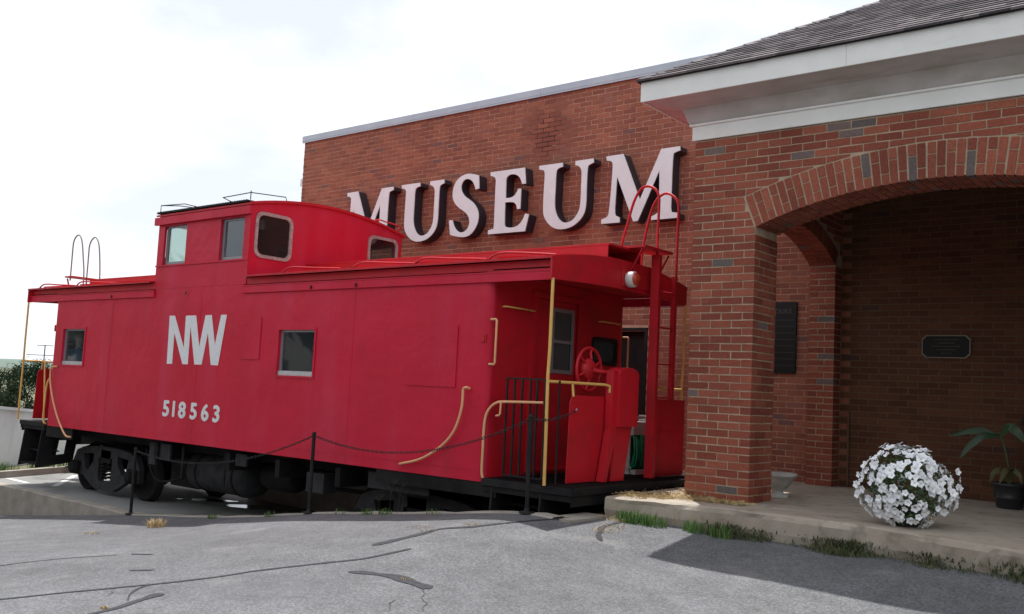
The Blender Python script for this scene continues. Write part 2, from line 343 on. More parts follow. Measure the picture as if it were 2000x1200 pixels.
_Q = np.c_[np.ones(nTP), TPa[:,:2]]; _A = np.zeros((nTP+3, nTP+3)); _A[:nTP,:nTP] = _K; _A[:nTP,nTP:] = _Q; _A[nTP:,:nTP] = _Q.T
_s = np.linalg.solve(_A, np.r_[TPa[:,2], 0, 0, 0])
def zt(x, y):
    x = np.asarray(x, float); y = np.asarray(y, float)
    xc = np.clip(x, -26, 10); yc = np.clip(y, -8, 10)
    r = np.hypot(xc[..., None]-TPa[:,0], yc[..., None]-TPa[:,1])
    return (np.where(r > 0, r*r*np.log(r+1e-12), 0)*_s[:nTP]).sum(-1) + _s[nTP] + _s[nTP+1]*xc + _s[nTP+2]*yc
SF = [(-5.95, 8.84), (-5.4, 8.98), (-4.9, 9.12), (-4.4, 9.2), (-3.0, 9.18), (-1.6, 8.82), (0, 8.5), (1.2, 8.3), (12, 8.3)]
def slab_front(x): return float(np.interp(x, [p[0] for p in SF], [p[1] for p in SF]))
def edge(x):
    return 8.2 if x < -5.85 else slab_front(x)+.06
xs = np.unique(np.concatenate([np.arange(-26, -12, .35), np.arange(-12, 1, .1), [-5.855, -5.845], np.arange(1, 14.1, .5)]))
ts = np.concatenate([np.linspace(0, .6, 40)[:-1], np.linspace(.6, 1, 70)])
V = []; 
for x in xs:
    e = edge(x); ys = -12 + (e+12)*ts
    zz = zt(np.full_like(ys, x), ys)
    V += [(x, y, z) for y, z in zip(ys, zz)]
nt_ = len(ts); F = [(i*nt_+j, (i+1)*nt_+j, (i+1)*nt_+j+1, i*nt_+j+1) for i in range(len(xs)-1) for j in range(nt_-1)]
mb = MB(); mb.add(V, F, 0, True); asph = mb.build('asphalt_road', M['asphalt'], fixn=False, kind='structure')

# concrete kerb along the track, pad, slab
mb = MB(); kx = np.arange(-22, -5.8, .22)
prof = []
for x in kx:
    z = max(float(zt(x, 8.2))+.012, -.64) + .006*math.sin(x*7)+.004*math.sin(x*17); y0 = 8.17+.012*math.sin(x*3.1); prof.append([(x,y0,-2.2),(x,y0,z-.015),(x,y0+.015,z),(x,8.37,z),(x,8.38,z-.015),(x,8.38,-2.2)])
vs = [p for q in prof for p in q]; fs = [(i*6+k, (i+1)*6+k, (i+1)*6+k+1, i*6+k+1) for i in range(len(prof)-1) for k in range(5)]
mb.add(vs, fs); mb.build('kerb', M['conc'], kind='structure')
mb = MB(); zk = float(zt(-5.85, 8.5))+.014; mb.box(-6.02, -5.70, 8.385, 8.90, -.64, zk); mb.box(-5.842, -5.70, 8.16, 8.384, -.64, zk); mb.build('kerb', M['conc'], kind='structure')
mb = MB()
mb.add([(-22,8.3,-.65),(-5.85,8.3,-.65),(-5.85,13.4,-.65),(-16.9,13.4,-.65),(-16.9,40,-.65),(-34,40,-.65),(-20.02,8.45,-.65)], [(0,1,2,3,4,5,6)])
mb.build('parking_pad', M['pad'], fixn=False, kind='structure')
mb = MB()
def ribbon(mb, pts, w, z):
    for (x0,y0),(x1,y1) in zip(pts, pts[1:]):
        d = Vector((x1-x0, y1-y0)).normalized(); n = Vector((-d.y, d.x))*w/2
        mb.add([(x0-n.x,y0-n.y,z),(x0+n.x,y0+n.y,z),(x1+n.x,y1+n.y,z),(x1-n.x,y1-n.y,z)], [(0,1,2,3)])
ribbon(mb, [(-18.25,8.9),(-19.95,10.15)], .12, -.645); mb.build('parking_line', M['paint_line'], kind='structure')
mb = MB(); mb.add([(-17.9,11.2,-.643),(-15.12,11.2,-.643),(-15.12,13.2,-.643),(-17.9,13.2,-.643)], [(0,1,2,3)]); mb.build('sandy_path', M['sand'], fixn=False, kind='structure')
mb = MB(); ribbon(mb, [(-19.9,8.75),(-19.0,8.72)], .12, -.645); mb.build('parking_line', M['paint_line'], kind='structure')
def blob(mb, cx, cy, rx, ry, z, ang, seed):
    n = 40; v = [(cx, cy, z)]
    for k in range(n):
        a = 2*math.pi*k/n; q = 1+.28*mnoise.noise(Vector((math.cos(a)*1.3+seed, math.sin(a)*1.3, seed)))+.1*mnoise.noise(Vector((math.cos(a)*4, math.sin(a)*4+seed, 0)))
        x, y = rx*q*math.cos(a), ry*q*math.sin(a); v.append((cx+x*math.cos(ang)-y*math.sin(ang), cy+x*math.sin(ang)+y*math.cos(ang), z))
    mb.add(v, [(0, k+1, (k+1)%n+1) for k in range(n)])
mb = MB(); blob(mb, -13.75, 10.6, .85, .27, -.645, R(38), 3); mb.build('puddle', M['puddle'], kind='structure')
mb = MB(); blob(mb, -15.2, 10.2, .55, .14, -.645, R(38), 5); mb.build('puddle', M['puddle'], kind='structure')
mb = MB(); mb.box(-15.1, -5.97, 11.03, 11.5, -.66, .33); mb.box(-15.1, -5.97, 11.5, 13.355, -.66, .5); mb.build('walkway', M['conc'], kind='structure')  # lower front step added to keep sunlight off the pad strip
# far kerb, grass strip, ground, hills
mb = MB(); a = Vector((-19.6, 7.6)); d = Vector((-.347, .938)); n = Vector((-d.y, d.x))
def strip(mb, a, d, l0, l1, n0, n1, z0, z1):
    n = Vector((-d.y, d.x)); P = [a+d*l0+n*n0, a+d*l1+n*n0, a+d*l1+n*n1, a+d*l0+n*n1]
    mb.hexa([(p.x,p.y,z0) for p in P]+[(p.x,p.y,z1) for p in P])
strip(mb, a, d, 0, 34, 0, .16, -1.5, -.52); mb.build('kerb', M['conc'], kind='structure')
mb = MB(); strip(mb, a, d, -2, 34, .16, 12, -1.5, -.56); mb.build('verge', M['ground'], kind='structure')
rad = [0, 14, 20, 30, 45, 70, 110, 180, 300, 600, 1200, 2500]; nseg = 48; V = []
def far_h(x, y):
    h = -2.3
    t = min(max((-x-24)/22, 0), 1); h -= 6*t*t*(3-2*t)
    rr = math.hypot(x, y)
    return h + (min(max((rr-140)/700, 0), 1))*9
for r_ in rad:
    for k in range(nseg):
        a_ = 2*math.pi*k/nseg; x = -5+r_*math.cos(a_); y = 3+r_*math.sin(a_); V.append((x, y, far_h(x, y)))
mb = MB(); mb.add(V, [(i*nseg+k, i*nseg+(k+1)%nseg, (i+1)*nseg+(k+1)%nseg, (i+1)*nseg+k) for i in range(len(rad)-1) for k in range(nseg)], 0, True)
mb.build('ground', M['ground'], fixn=False, kind='structure')
V = []; nh = 160
for k in range(nh+1):
    a_ = R(60+160*k/nh); D = 900
    h = 7+6*mnoise.noise(Vector((k*.09, 0, 3)))+2*mnoise.noise(Vector((k*.4, 1, 3)))
    for rr, zz in ((D, -12), (D+40, h*.7), (D+120, h), (D+260, -12)): V.append((rr*math.cos(a_), rr*math.sin(a_), zz))
mb = MB(); mb.add(V, [(i*4+k, (i+1)*4+k, (i+1)*4+k+1, i*4+k+1) for i in range(nh) for k in range(3)], 0, True); mb.build('hills', M['hill'], kind='structure')

# porch slab
mb = MB(); sx = np.concatenate([np.arange(-5.76, 1.3, .06), [1.3]]); rows = []
for i, x in enumerate(sx):
    f = slab_front(x); w = lambda s, h: .022*mnoise.noise(Vector((x*3.3, h*5, s)))+.012*mnoise.noise(Vector((x*11, h*13, s)))
    zb = float(zt(x, f))-.12
    rr = [(x, f+.05+w(1,0), zb), (x, f+.02+w(1,.3), zb+.12), (x, f+w(1,.5), zb+.2), (x, f+w(1,.7), .44), (x, f+.008+w(1,.9), .482+w(2,0)*.4), (x, f+.035+w(3,0)*.5, .498), (x, f+.12, .5)]
    rr += [(x-(.19*k/6 if x < -5.75 else 0), f+.12+(13.36-f-.12)*k/6, .5) for k in range(1, 7)]
    rows.append(rr)
c_ = len(rows[0]); V = [p for r_ in rows for p in r_]
F = [(i*c_+k, (i+1)*c_+k, (i+1)*c_+k+1, i*c_+k+1) for i in range(len(rows)-1) for k in range(c_-1)]
o = len(V); V += [(-5.76, 8.9, -.7), (-5.95, 13.36, -.7)]; F.append(tuple([k for k in range(c_)] + [o+1, o])[::-1])
mb.add(V, F); mb.build('porch_slab', M['slab'], fixn=False, kind='structure')

# ------------------------------------------------------------------ brick store
UNITS = {}
class Bricks:
    all = []
    def __init__(s, parent, mt, name='brick', jit=.0026):
        s.items = []; s.parent = parent; s.mt = mt; s.name = name; s.jit = jit; Bricks.all.append(s)
    def box(s, x0, x1, y0, y1, z0, z1, tone, face=(0,-1,0)):
        c = ((x0+x1)/2, (y0+y1)/2, (z0+z1)/2); d = (round(x1-x0, 3), round(y1-y0, 3), round(z1-z0, 3))
        s.items.append(('b', c, d, round(tone*11)/11, rnd.randrange(4), face))
    def poly(s, verts, faces, tone, face):
        c = tuple(sum(v[i] for v in verts)/len(verts) for i in range(3)); s.items.append(('p', c, (verts, faces), tone, 0, face))
def unit_verts(d, var, jit):
    q = random.Random(hash((d, var)) & 0xffff); out = []
    for z in (-1, 1):
        for x, y in ((-1,-1),(1,-1),(1,1),(-1,1)):
            out.append(tuple(k*dd/2+q.uniform(-jit, jit) for k, dd in zip((x, y, z), d)))
    return out
BF = [(0,3,2,1),(4,5,6,7),(0,1,5,4),(1,2,6,5),(2,3,7,6),(3,0,4,7)]
def finish_bricks():
    dg = bpy.context.evaluated_depsgraph_get(); dg.update(); co = Vector((0, 0, ZC)); groups = {}
    for B in Bricks.all: groups.setdefault((B.parent.name, B.name), []).append(B)
    for (pn, nm), BS in groups.items():
        rank = []
        for B in BS:
            for k, it in enumerate(B.items):
                c, face = it[1], it[5]; f = Vector(face)
                if it[0] == 'b':
                    d = it[2]; fc = Vector(c)+Vector((f.x*d[0]/2, f.y*d[1]/2, f.z*d[2]/2)); area = max(d)*sorted(d)[1]
                else: fc = Vector(c)+f*.07; area = .02
                fc = fc+f*.004; pr = project(fc)
                if pr is None or not (-10 < pr[0] < 2010 and -10 < pr[1] < 1210): continue
                v = fc-co; dist = v.length; cosv = max(0, -(v/dist).dot(f))
                if cosv < .02: continue
                hit = sc.ray_cast(dg, co, v.normalized(), distance=dist-.015)
                if hit[0]: continue
                rank.append((area*cosv/dist**2, id(B), k))
        rank.sort(reverse=True); chosen = {(a, b) for _, a, b in rank[:300]}
        # every picked piece is an object of its own (shared mesh data), the rest one joined mesh
        rest = {}
        for B in BS:
            base = Vector((0,0,0)); p = B.parent
            while p is not None: base += p.location; p = p.parent
            for k, it in enumerate(B.items):
                kind, c, d, tone, var, face = it
                if (id(B), k) in chosen:
                    if kind == 'b':
                        key = (d, tone, var, B.mt.name)
                        if key not in UNITS:
                            me = bpy.data.meshes.new(B.name); me.from_pydata(unit_verts(d, var, B.jit), [], BF); me.materials.append(B.mt)
                            at = me.attributes.new('tone', 'FLOAT', 'FACE'); at.data.foreach_set('value', [tone]*6); UNITS[key] = me
                        o = bpy.data.objects.new(B.name, UNITS[key])
                    else:
                        me = bpy.data.meshes.new(B.name); me.from_pydata([tuple(a-b for a, b in zip(v, c)) for v in d[0]], [], d[1]); me.materials.append(B.mt)
                        at = me.attributes.new('tone', 'FLOAT', 'FACE'); at.data.foreach_set('value', [tone]*len(d[1])); o = bpy.data.objects.new(B.name, me)
                    col.objects.link(o); o.parent = B.parent; o.location = Vector(c)-base
                else:
                    mbx = rest.setdefault(B.mt.name, (MB(), B))[0]
                    if kind == 'b': mbx.add([(x+c[0], y+c[1], z+c[2]) for x, y, z in unit_verts(d, var, B.jit)], BF, tone)
                    else: mbx.add(d[0], d[1], tone)
        for mbx, B in rest.values():
            if mbx.v: mbx.build(B.name, B.mt, B.parent, fixn=False, tone=True, kind='stuff')
BH, BL, J = .0877, .262, .0145   # course height, brick pitch, joint
def tone_porch():
    r = rnd.random(); return r*.76/.965 if r < .965 else .9+rnd.random()*.1
def tone_mus():
    r = rnd.random(); return r*.9 if r < .93 else .9+rnd.random()*.1

# ------------------------------------------------------------------ museum building
WY = 13.35
mus = thing('museum_building', 'large red brick museum hall with a flat roof edged in pale metal', 'building', (-8, WY, -.65))
mb = MB(); plate(mb, -17.1, 10.0, -.65, 6.98, [(-8.95, -8.0, .5, 2.68)], WY+.006, WY+.30); mb.build('wall', M['mortar_m'], mus)
mb = MB(); mb.box(-17.1, -16.85, WY+.301, 27, -.65, 6.98); mb.box(9.7, 10, WY+.301, 27, -.65, 6.98); mb.box(-17.1, 10, 27, 27.3, -.65, 6.98); mb.build('wall', M['brick_m'], mus)
mb = MB(); mb.box(-16.8, 9.6, WY+.4, 26.9, 6.6, 6.7); mb.build('roof', M['conc'], mus)
for x0, x1 in ((-17.14, -13.6), (-13.597, -10.36), (-10.357, -7.0), (-6.997, -3.6), (-3.597, 10.04)):
    mb = MB(); mb.box(x0, x1, WY-.045, WY+.34, 7.0, 7.115); mb.box(x0, x1, WY-.04, WY-.015, 6.965, 7.0); mb.box(x0, x1, WY-.02, WY+.3, 6.98, 7.0); mb.build('coping', M['coping'], mus)
mb = MB(); mb.box(-8.95, -8.0, WY+.16, WY+.2, .5, 2.68); dr = mb.build('door', M['black'], mus)
mb = MB(); mb.box(-9.0, -8.951, WY-.02, WY+.16, .5, 2.73); mb.box(-7.999, -7.95, WY-.02, WY+.16, .5, 2.73); mb.box(-8.951, -7.999, WY-.02, WY+.16, 2.681, 2.73); mb.build('door_frame', M['black'], mus)
mb = MB(); mb.box(-11.28, -11.19, WY-.06, WY-.002, 4.68, 4.80); mb.build('junction_box', M['gasket'], mus)
mb = MB(); mb.box(-17.36, -17.13, 13.5, 13.66, 6.03, 6.2); mb.box(-17.2, -17.1, 13.55, 13.6, 5.95, 6.03); mb.build('floodlight', M['wallw'], mus)
mb = MB(); mb.tube([(-4.66, WY-.03, .5), (-4.66, WY-.03, 1.55)], .014); mb.build('conduit', M['mortar_shade'], mus)
B0 = Bricks(mus, M['brick_m']); BI = Bricks(mus, M['brick_shade'], 'brick')
mb = MB(); mb.box(-4.80, -.03, WY+.004, WY+.02, .5, 4.66); mb.build('porch_back_mortar', M['mortar_shade'], mus)
z = .505; row = 0
while z < 6.96:
    h = min(BH-J*.85, 6.965-z); x = -17.1 - (0 if row % 2 == 0 else BL/2) - rnd.random()*.01
    while x < 1.2:
        x0 = max(x+J/2, -17.1); x1 = min(x+BL-J/2, 1.2); x += BL
        if x1-x0 < .04 or h < .02: continue
        if x0 > -5.4 and z > 4.7: continue
        if x1 > -9.0 and x0 < -7.95 and z < 2.73:
            if x0 < -9.06: x1 = -9.005
            elif x1 > -7.9: x0 = -7.945
            else: continue
            if x1-x0 < .04: continue
        if x0 > -5.17 and x1 < -4.8 and z < 3.5: continue
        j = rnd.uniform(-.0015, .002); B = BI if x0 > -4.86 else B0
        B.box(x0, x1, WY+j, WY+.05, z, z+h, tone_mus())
    z += BH; row += 1

# letters
GL = {}
GL["M"]=[(0.052,1.15),(0.385,1.154),(0.734,0.355),(1.102,1.15),(1.442,1.152),(1.445,1.083),(1.358,1.06),(1.323,1.011),(1.313,0.7),(1.314,0.171),(1.351,0.096),(1.435,0.08),(1.438,0.001),(0.96,0.0),(0.965,0.06),(1.047,0.094),(1.089,0.15),(1.092,0.39),(1.081,0.805),(0.708,0.003),(0.622,0.003),(0.279,0.785),(0.26,0.26),(0.278,0.128),(0.359,0.087),(0.363,0.005),(0.0,0.007),(0.002,0.083),(0.093,0.108),(0.139,0.173),(0.165,0.475),(0.181,0.821),(0.181,1.002),(0.146,1.055),(0.06,1.079)]
GL["U"]=[(0.0,1.175),(0.513,1.175),(0.517,1.102),(0.427,1.083),(0.381,1.015),(0.378,0.754),(0.378,0.464),(0.408,0.317),(0.476,0.196),(0.567,0.125),(0.672,0.113),(0.789,0.158),(0.885,0.278),(0.921,0.417),(0.923,0.701),(0.922,0.943),(0.897,1.031),(0.844,1.08),(0.783,1.101),(0.784,1.173),(1.156,1.175),(1.16,1.101),(1.081,1.074),(1.042,1.015),(1.037,0.689),(1.039,0.407),(1.006,0.24),(0.911,0.12),(0.762,0.032),(0.574,0.0),(0.397,0.029),(0.25,0.127),(0.152,0.265),(0.13,0.413),(0.127,0.705),(0.132,0.998),(0.115,1.066),(0.078,1.092),(0.004,1.108)]
GL["S"]=[(0.697,1.143),(0.723,0.893),(0.638,0.879),(0.602,0.962),(0.541,1.051),(0.447,1.1),(0.356,1.098),(0.287,1.035),(0.271,0.953),(0.299,0.867),(0.379,0.776),(0.493,0.703),(0.607,0.624),(0.696,0.514),(0.739,0.401),(0.731,0.265),(0.676,0.146),(0.576,0.044),(0.453,0.0),(0.306,0.004),(0.157,0.033),(0.048,0.065),(0.0,0.341),(0.093,0.344),(0.132,0.24),(0.214,0.137),(0.318,0.091),(0.427,0.109),(0.503,0.186),(0.523,0.281),(0.489,0.38),(0.401,0.469),(0.267,0.55),(0.149,0.643),(0.076,0.748),(0.059,0.862),(0.078,0.986),(0.153,1.105),(0.277,1.176),(0.422,1.203),(0.568,1.18)]
GL["E"]=[(0.0,1.161),(0.804,1.161),(0.842,0.865),(0.758,0.866),(0.715,0.964),(0.636,1.038),(0.533,1.069),(0.433,1.053),(0.385,0.998),(0.383,0.904),(0.391,0.642),(0.493,0.639),(0.592,0.67),(0.654,0.744),(0.668,0.785),(0.74,0.782),(0.741,0.416),(0.666,0.416),(0.645,0.493),(0.583,0.545),(0.481,0.561),(0.384,0.56),(0.396,0.168),(0.433,0.112),(0.511,0.091),(0.628,0.091),(0.725,0.131),(0.803,0.204),(0.862,0.32),(0.945,0.3),(0.873,0.0),(0.011,0.0),(0.009,0.075),(0.1,0.095),(0.144,0.159),(0.136,0.861),(0.136,0.997),(0.097,1.062),(0.004,1.092)]
def smooth_poly(P, corner=50, sub=3):
    """round the curved runs of an outline, keep the sharp corners"""
    n = len(P); V2 = [Vector(p) for p in P]; sharp = []
    for i in range(n):
        a = V2[i]-V2[i-1]; b = V2[(i+1)%n]-V2[i]; sharp.append(a.angle(b) > R(corner))
    out = []
    for i in range(n):
        p1, p2 = V2[i], V2[(i+1)%n]; p0 = V2[i-1] if not sharp[i] else p1; p3 = V2[(i+2)%n] if not sharp[(i+1)%n] else p2
        if (p2-p1).length > .45: out.append(tuple(p1)); continue
        for k in range(sub):
            t = k/sub; q = .5*((2*p1)+(p2-p0)*t+(2*p0-5*p1+4*p2-p3)*t*t+(3*p1-p0-3*p2+p3)*t**3); out.append((q.x, q.y))
    return out
for ch, x0, z0, lab in (('M', -15.24, 4.43, 'white serif letter M at the left end, its foot hidden behind the cupola roof'),
                        ('U', -13.56, 4.412, 'white serif letter U between the half-hidden M and the S'),
                        ('S', -12.222, 4.429, 'white serif letter S with a thick black return on the brick wall'),
                        ('E', -11.238, 4.438, 'white serif letter E to the right of the S'),
                        ('U', -10.11, 4.417, 'white serif letter U between the E and the last M'),
                        ('M', -8.746, 4.444, 'white serif letter M at the right end, behind the red ladder hoops')):
    kk = 13.11/13.05; x0 *= kk; z0 = 1.6+(z0-1.6)*kk
    t = thing('sign_letter', lab, 'letter', (x0, 13.11, z0), 'letters of the MUSEUM sign'); P = [(u*kk, v*kk) for u, v in smooth_poly(GL[ch])]
    mb = MB(); mb.prism([(x0+u, z0+v) for u, v in P], [], XZ, 13.11, 13.128); mb.build('letter_face', M['lwhite'], t)
    mb = MB(); mb.prism([(x0+u, z0+v) for u, v in P], [], XZ, 13.129, 13.338); mb.build('letter_return', M['lside'], t)

# ------------------------------------------------------------------ porch
PXL, PXR = -5.28, 0.08
porch = thing('brick_porch', 'brick entrance porch with a wide low arch and a shingled hip roof', 'porch', (-2.6, 9.8, .5))
PB = Bricks(porch, M['brick'])
CX, CZ, RI, RO = -2.6, 3.915-5.2, 5.2, 5.57
def pillar_bricks(xa, xb, y0, y1, zs, zend, flip=False):
    z = zs; row = 0; out = (xb-xa)
    while z < zend-.03:
        h = min(BH-J, zend-z-.004)
        head = .125
        if row % 2 == 0: xsn = [xa, xa+out/3, xa+2*out/3, xb]; ys0 = y0+head+J
        else: xsn = [xa, xa+head+J*.5, xa+out/2+.0, xb-head-J*.5, xb]; ys0 = y0
        for i, (a, b) in enumerate(zip(xsn, xsn[1:])):
            a2 = a+(J/2 if i else 0); b2 = b-(J/2 if i < len(xsn)-2 else 0); dep = head
            if row % 2 and i in (0, len(xsn)-2): dep = BL-J
            j = rnd.uniform(-.002, .002); PB.box(a2, b2, y0+j, y0+dep, z, z+h, tone_porch())
        # side faces
        for side, (sx0, sx1) in (((-1,0,0), (xa, xa+head)), ((1,0,0), (xb-head, xb))):
            y = y0+head+J if row % 2 == 0 else y0+BL
            while y < y1-.03:
                ye = min(y+BL-J, y1); j = rnd.uniform(-.002, .002)
                if y1-ye < .06: ye = y1
                PB.box(sx0+(j if side[0] < 0 else 0), sx1+(j if side[0] > 0 else 0), y, ye, z, z+h, tone_porch(), side); y = ye+J
        z += BH; row += 1
ARCH_Z0 = 3.44
for xa, xb in ((PXL, -4.5), (-.7, PXR)):
    mb = MB(); mb.box(xa+.006, xb-.006, 9.806, 10.394, .5, 3.5); mb.build('pillar_core', M['mortar'], porch)
pillar_bricks(PXL, -4.5, 9.8, 10.4, .503, 3.49); pillar_bricks(-.7, PXR, 9.8, 10.4, .503, 3.49)
# front wall above arch: mortar body with the arch cut
nA = 30; th0 = math.asin(1.9/RI)
arc = [(CX+(RI+.012)*math.sin(-th0+2*th0*k/nA), CZ+(RI+.012)*math.cos(-th0+2*th0*k/nA)) for k in range(nA+1)]
outer = [(PXL+.006, 3.5)] + [(-4.508, 3.5)] + arc + [(-.692, 3.5), (PXR-.006, 3.5), (PXR-.006, 4.63), (PXL+.006, 4.63)]
mb = MB(); mb.prism(outer, [], XZ, 9.806, 10.394); mb.build('front_wall_core', M['mortar'], porch)
# voussoirs
dth = .0915/((RI+RO)/2); nv = int(round(2*th0*1.0/dth)); dth = 2*th0/nv
def wedge(t0, t1, r0, r1, y0, y1, tone, face=(0,-1,0), cx=CX, cz=CZ, mp=XZ):
    P = [(cx+r*math.sin(t), cz+r*math.cos(t)) for t, r in ((t0,r0),(t1,r0),(t1,r1),(t0,r1))]
    PB.poly([mp(u, v, y0) for u, v in P]+[mp(u, v, y1) for u, v in P], [(0,1,2,3),(7,6,5,4),(0,4,5,1),(1,5,6,2),(2,6,7,3),(3,7,4,0)], tone, face)
for k in range(nv):
    t0 = -th0+k*dth+J*.6/RI; t1 = -th0+(k+1)*dth-J*.6/RI
    split = RI+(.25 if k % 2 else .117)
    j = rnd.uniform(-.002, .003); dt = rnd.uniform(-.0006, .0006)
    wedge(t0+dt, t1+dt, RI, split-J/2, 9.797+j, 9.92, tone_porch()); wedge(t0+dt, t1+dt, split+J/2, RO, 9.797-j, 9.92, tone_porch())
    for q, (ya, yb) in enumerate(((9.933, 10.04), (10.052, 10.16), (10.172, 10.28), (10.292, 10.4))):
        wedge(t0, t1, RI+rnd.uniform(-.002,.002), RI+.1, ya, yb, tone_porch(), (0, 0, -1))
# spandrel courses, clipped against the ring
def clip(P, n, d):
    out = []
    for i in range(len(P)):
        a, b = P[i-1], P[i]; da = a[0]*n[0]+a[1]*n[1]-d; db = b[0]*n[0]+b[1]*n[1]-d
        if (da >= 0) != (db >= 0): t = da/(da-db); out.append((a[0]+(b[0]-a[0])*t, a[1]+(b[1]-a[1])*t))
        if db >= 0: out.append(b)
    return out
z = .503; row = 0
while z < 3.46: z += BH; row += 1
while z < 4.62:
    h = min(BH-J, 4.626-z); x = PXL-(0 if row % 2 == 0 else BL/2)
    while x < PXR:
        a, b = max(x, PXL), min(x+BL-J, PXR); x += BL
        if b-a < .03: continue
        P = [(a,z),(b,z),(b,z+h),(a,z+h)]; mxp, mzp = (a+b)/2-CX, z+h/2-CZ
        cl = False
        area_ = lambda Q: abs(sum(Q[i-1][0]*Q[i][1]-Q[i][0]*Q[i-1][1] for i in range(len(Q))))/2 if len(Q) > 2 else 0
        Pt = P
        for uu in ((a-CX, z-CZ), (mxp, z-CZ), (b-CX, z-CZ)):
            L_ = math.hypot(*uu); nn = (uu[0]/L_, uu[1]/L_)
            if L_ < RO+.02:
                Pt = clip(Pt, nn, RO+J+nn[0]*CX+nn[1]*CZ); cl = True
            if len(Pt) < 3: break
        if cl:   # courses beside the springing are cut along the skewback instead
            sg = -1 if mxp < 0 else 1; nn = (sg*math.cos(th0), -math.sin(th0)); Ps = clip(P, nn, J*1.2+nn[0]*CX+nn[1]*CZ)
            if area_(Ps) > area_(P)*.999: cl = False
            P = Ps if area_(Ps) > area_(Pt) else Pt
        if len(P) < 3: continue
        ar = abs(sum(P[i-1][0]*P[i][1]-P[i][0]*P[i-1][1] for i in range(len(P))))/2
        if ar < .0022: continue
        j = rnd.uniform(-.002, .002)
        if not cl: PB.box(a, b, 9.8+j, 9.9, z, z+h, tone_porch())
        else:
            n_ = len(P); PB.poly([(u, 9.8+j, v) for u, v in P]+[(u, 9.9, v) for u, v in P], [tuple(range(n_)), tuple(range(2*n_-1, n_-1, -1))]+[(i, n_+i, n_+(i+1)%n_, (i+1)%n_) for i in range(n_)], tone_porch(), (0,-1,0))
    z += BH; row += 1
# pilaster and side arch
def side_arch(xa, xb):
    y0, y1 = 10.4, 13.1; cy = (y0+y1)/2; hs = (y1-y0)/2; rise = .36; r = (hs*hs+rise*rise)/(2*rise); cz = 3.94-r; th = math.asin(hs/r)
    mb = MB(); mb.box(xa+.006, xb-.006, y1+.006, WY+.01, .5, 3.55); mb.build('pilaster_core', M['mortar'], porch)
    arc = [(cy+(r+.012)*math.sin(-th+2*th*k/24), cz+(r+.012)*math.cos(-th+2*th*k/24)) for k in range(25)]
    mb = MB(); mb.prism([(y0-.01, 3.60)]+arc+[(y1+.02, 3.56), (WY, 3.56), (WY, 4.66), (y0-.01, 4.66)], [], YZ, xa+.006, xb-.006); mb.build('side_wall_core', M['mortar'], porch)
    z = .503; row = 0
    while z < 3.52:
        h = BH-J; w = xb-xa
        cuts = [xa, xa+w*.62, xb] if row % 2 else [xa, xa+w*.36, xb]
        for a, b in zip(cuts, cuts[1:]): PB.box(a+(J/2 if a > xa else 0), b-(J/2 if b < xb else 0), y1+rnd.uniform(-.002,.002), y1+.12, z, z+h, tone_porch())
        for sx0, sx1, fx in ((xa, xa+.1, -1), (xb-.1, xb, 1)): PB.box(sx0, sx1, y1+.13, WY-.004, z, z+h, tone_porch(), (fx, 0, 0))
        z += BH; row += 1
    n = int(2*th*r/.088); d = 2*th/n
    for k in range(n):
        t0 = -th+k*d+.006/r; t1 = -th+(k+1)*d-.006/r; w = xb-xa; cut = .62 if k % 2 else .36
        for xx0, xx1 in ((xa, xa+w*cut-J/2), (xa+w*cut+J/2, xb)):
            wedge(t0, t1, r+rnd.uniform(-.002,.002), r+.22, xx0, xx1, tone_porch(), (0,0,-1), cy, cz, YZ)
    z = .503
    while z < 3.56: z += BH
    while z < 4.6:
        y = y0
        while y < WY-.02:
            ye = min(y+BL-J, WY-.004)
            c = ((y+ye)/2-cy, z-cz)
            if math.hypot(*c) > r+.25:
                for sx0, sx1, fx in ((xa, xa+.08, -1), (xb-.08, xb, 1)): PB.box(sx0, sx1, y, ye, z, z+BH-J, tone_porch(), (fx,0,0))
            y += BL
        z += BH
side_arch(-5.17, -4.80)
mb = MB(); mb.box(-.40, -.03, 10.401, WY-.001, .5, 4.65); mb.build('side_wall_core', M['mortar_shade'], porch)  # unseen solid wall instead of an arch, added to darken the porch
# ceiling, frieze, soffit, fascia, roof
FX0, FX1, FY = -5.78, .58, 9.35
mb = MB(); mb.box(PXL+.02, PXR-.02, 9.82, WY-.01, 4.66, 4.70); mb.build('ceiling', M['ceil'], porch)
mb = MB(); mb.box(PXL-.03, PXR+.03, 9.77, 9.80, 4.632, 4.80); mb.box(PXL-.03, PXL-.002, 9.8, WY-.01, 4.632, 4.80); mb.box(PXR+.002, PXR+.03, 9.8, WY-.01, 4.632, 4.80); mb.build('frieze', M['trim'], porch)
mb = MB(); mb.box(PXL-.06, PXR+.06, 9.745, 9.83, 4.80, 4.822); mb.box(PXL-.06, PXL+.05, 9.83, WY-.01, 4.80, 4.822); mb.box(PXR-.05, PXR+.06, 9.83, WY-.01, 4.80, 4.822)
mb.build('frieze_cap', M['trim'], porch)
mb = MB()
for (i0, z0_), (i1, z1_) in (((.02, 5.075), (.36, 5.01)), ((.36, 5.01), (.425, 4.825))):
    X0, X1, Y0 = FX0+i0, FX1-i0, FY+i0; A0, A1, B0 = FX0+i1, FX1-i1, FY+i1; e = .001 if i0 > .1 else 0
    for P4 in ([(X0,Y0,z0_-e),(X1,Y0,z0_-e),(A1,B0,z1_),(A0,B0,z1_)], [(X0,Y0,z0_-e),(A0,B0,z1_),(A0,WY-.02,z1_),(X0,WY-.02,z0_-e)], [(A1,B0,z1_),(X1,Y0,z0_-e),(X1,WY-.02,z0_-e),(A1,WY-.02,z1_)]):
        mb.add(P4, [(0,1,2,3)])
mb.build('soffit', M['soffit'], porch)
FZ0, FZ1 = 5.06, 5.295
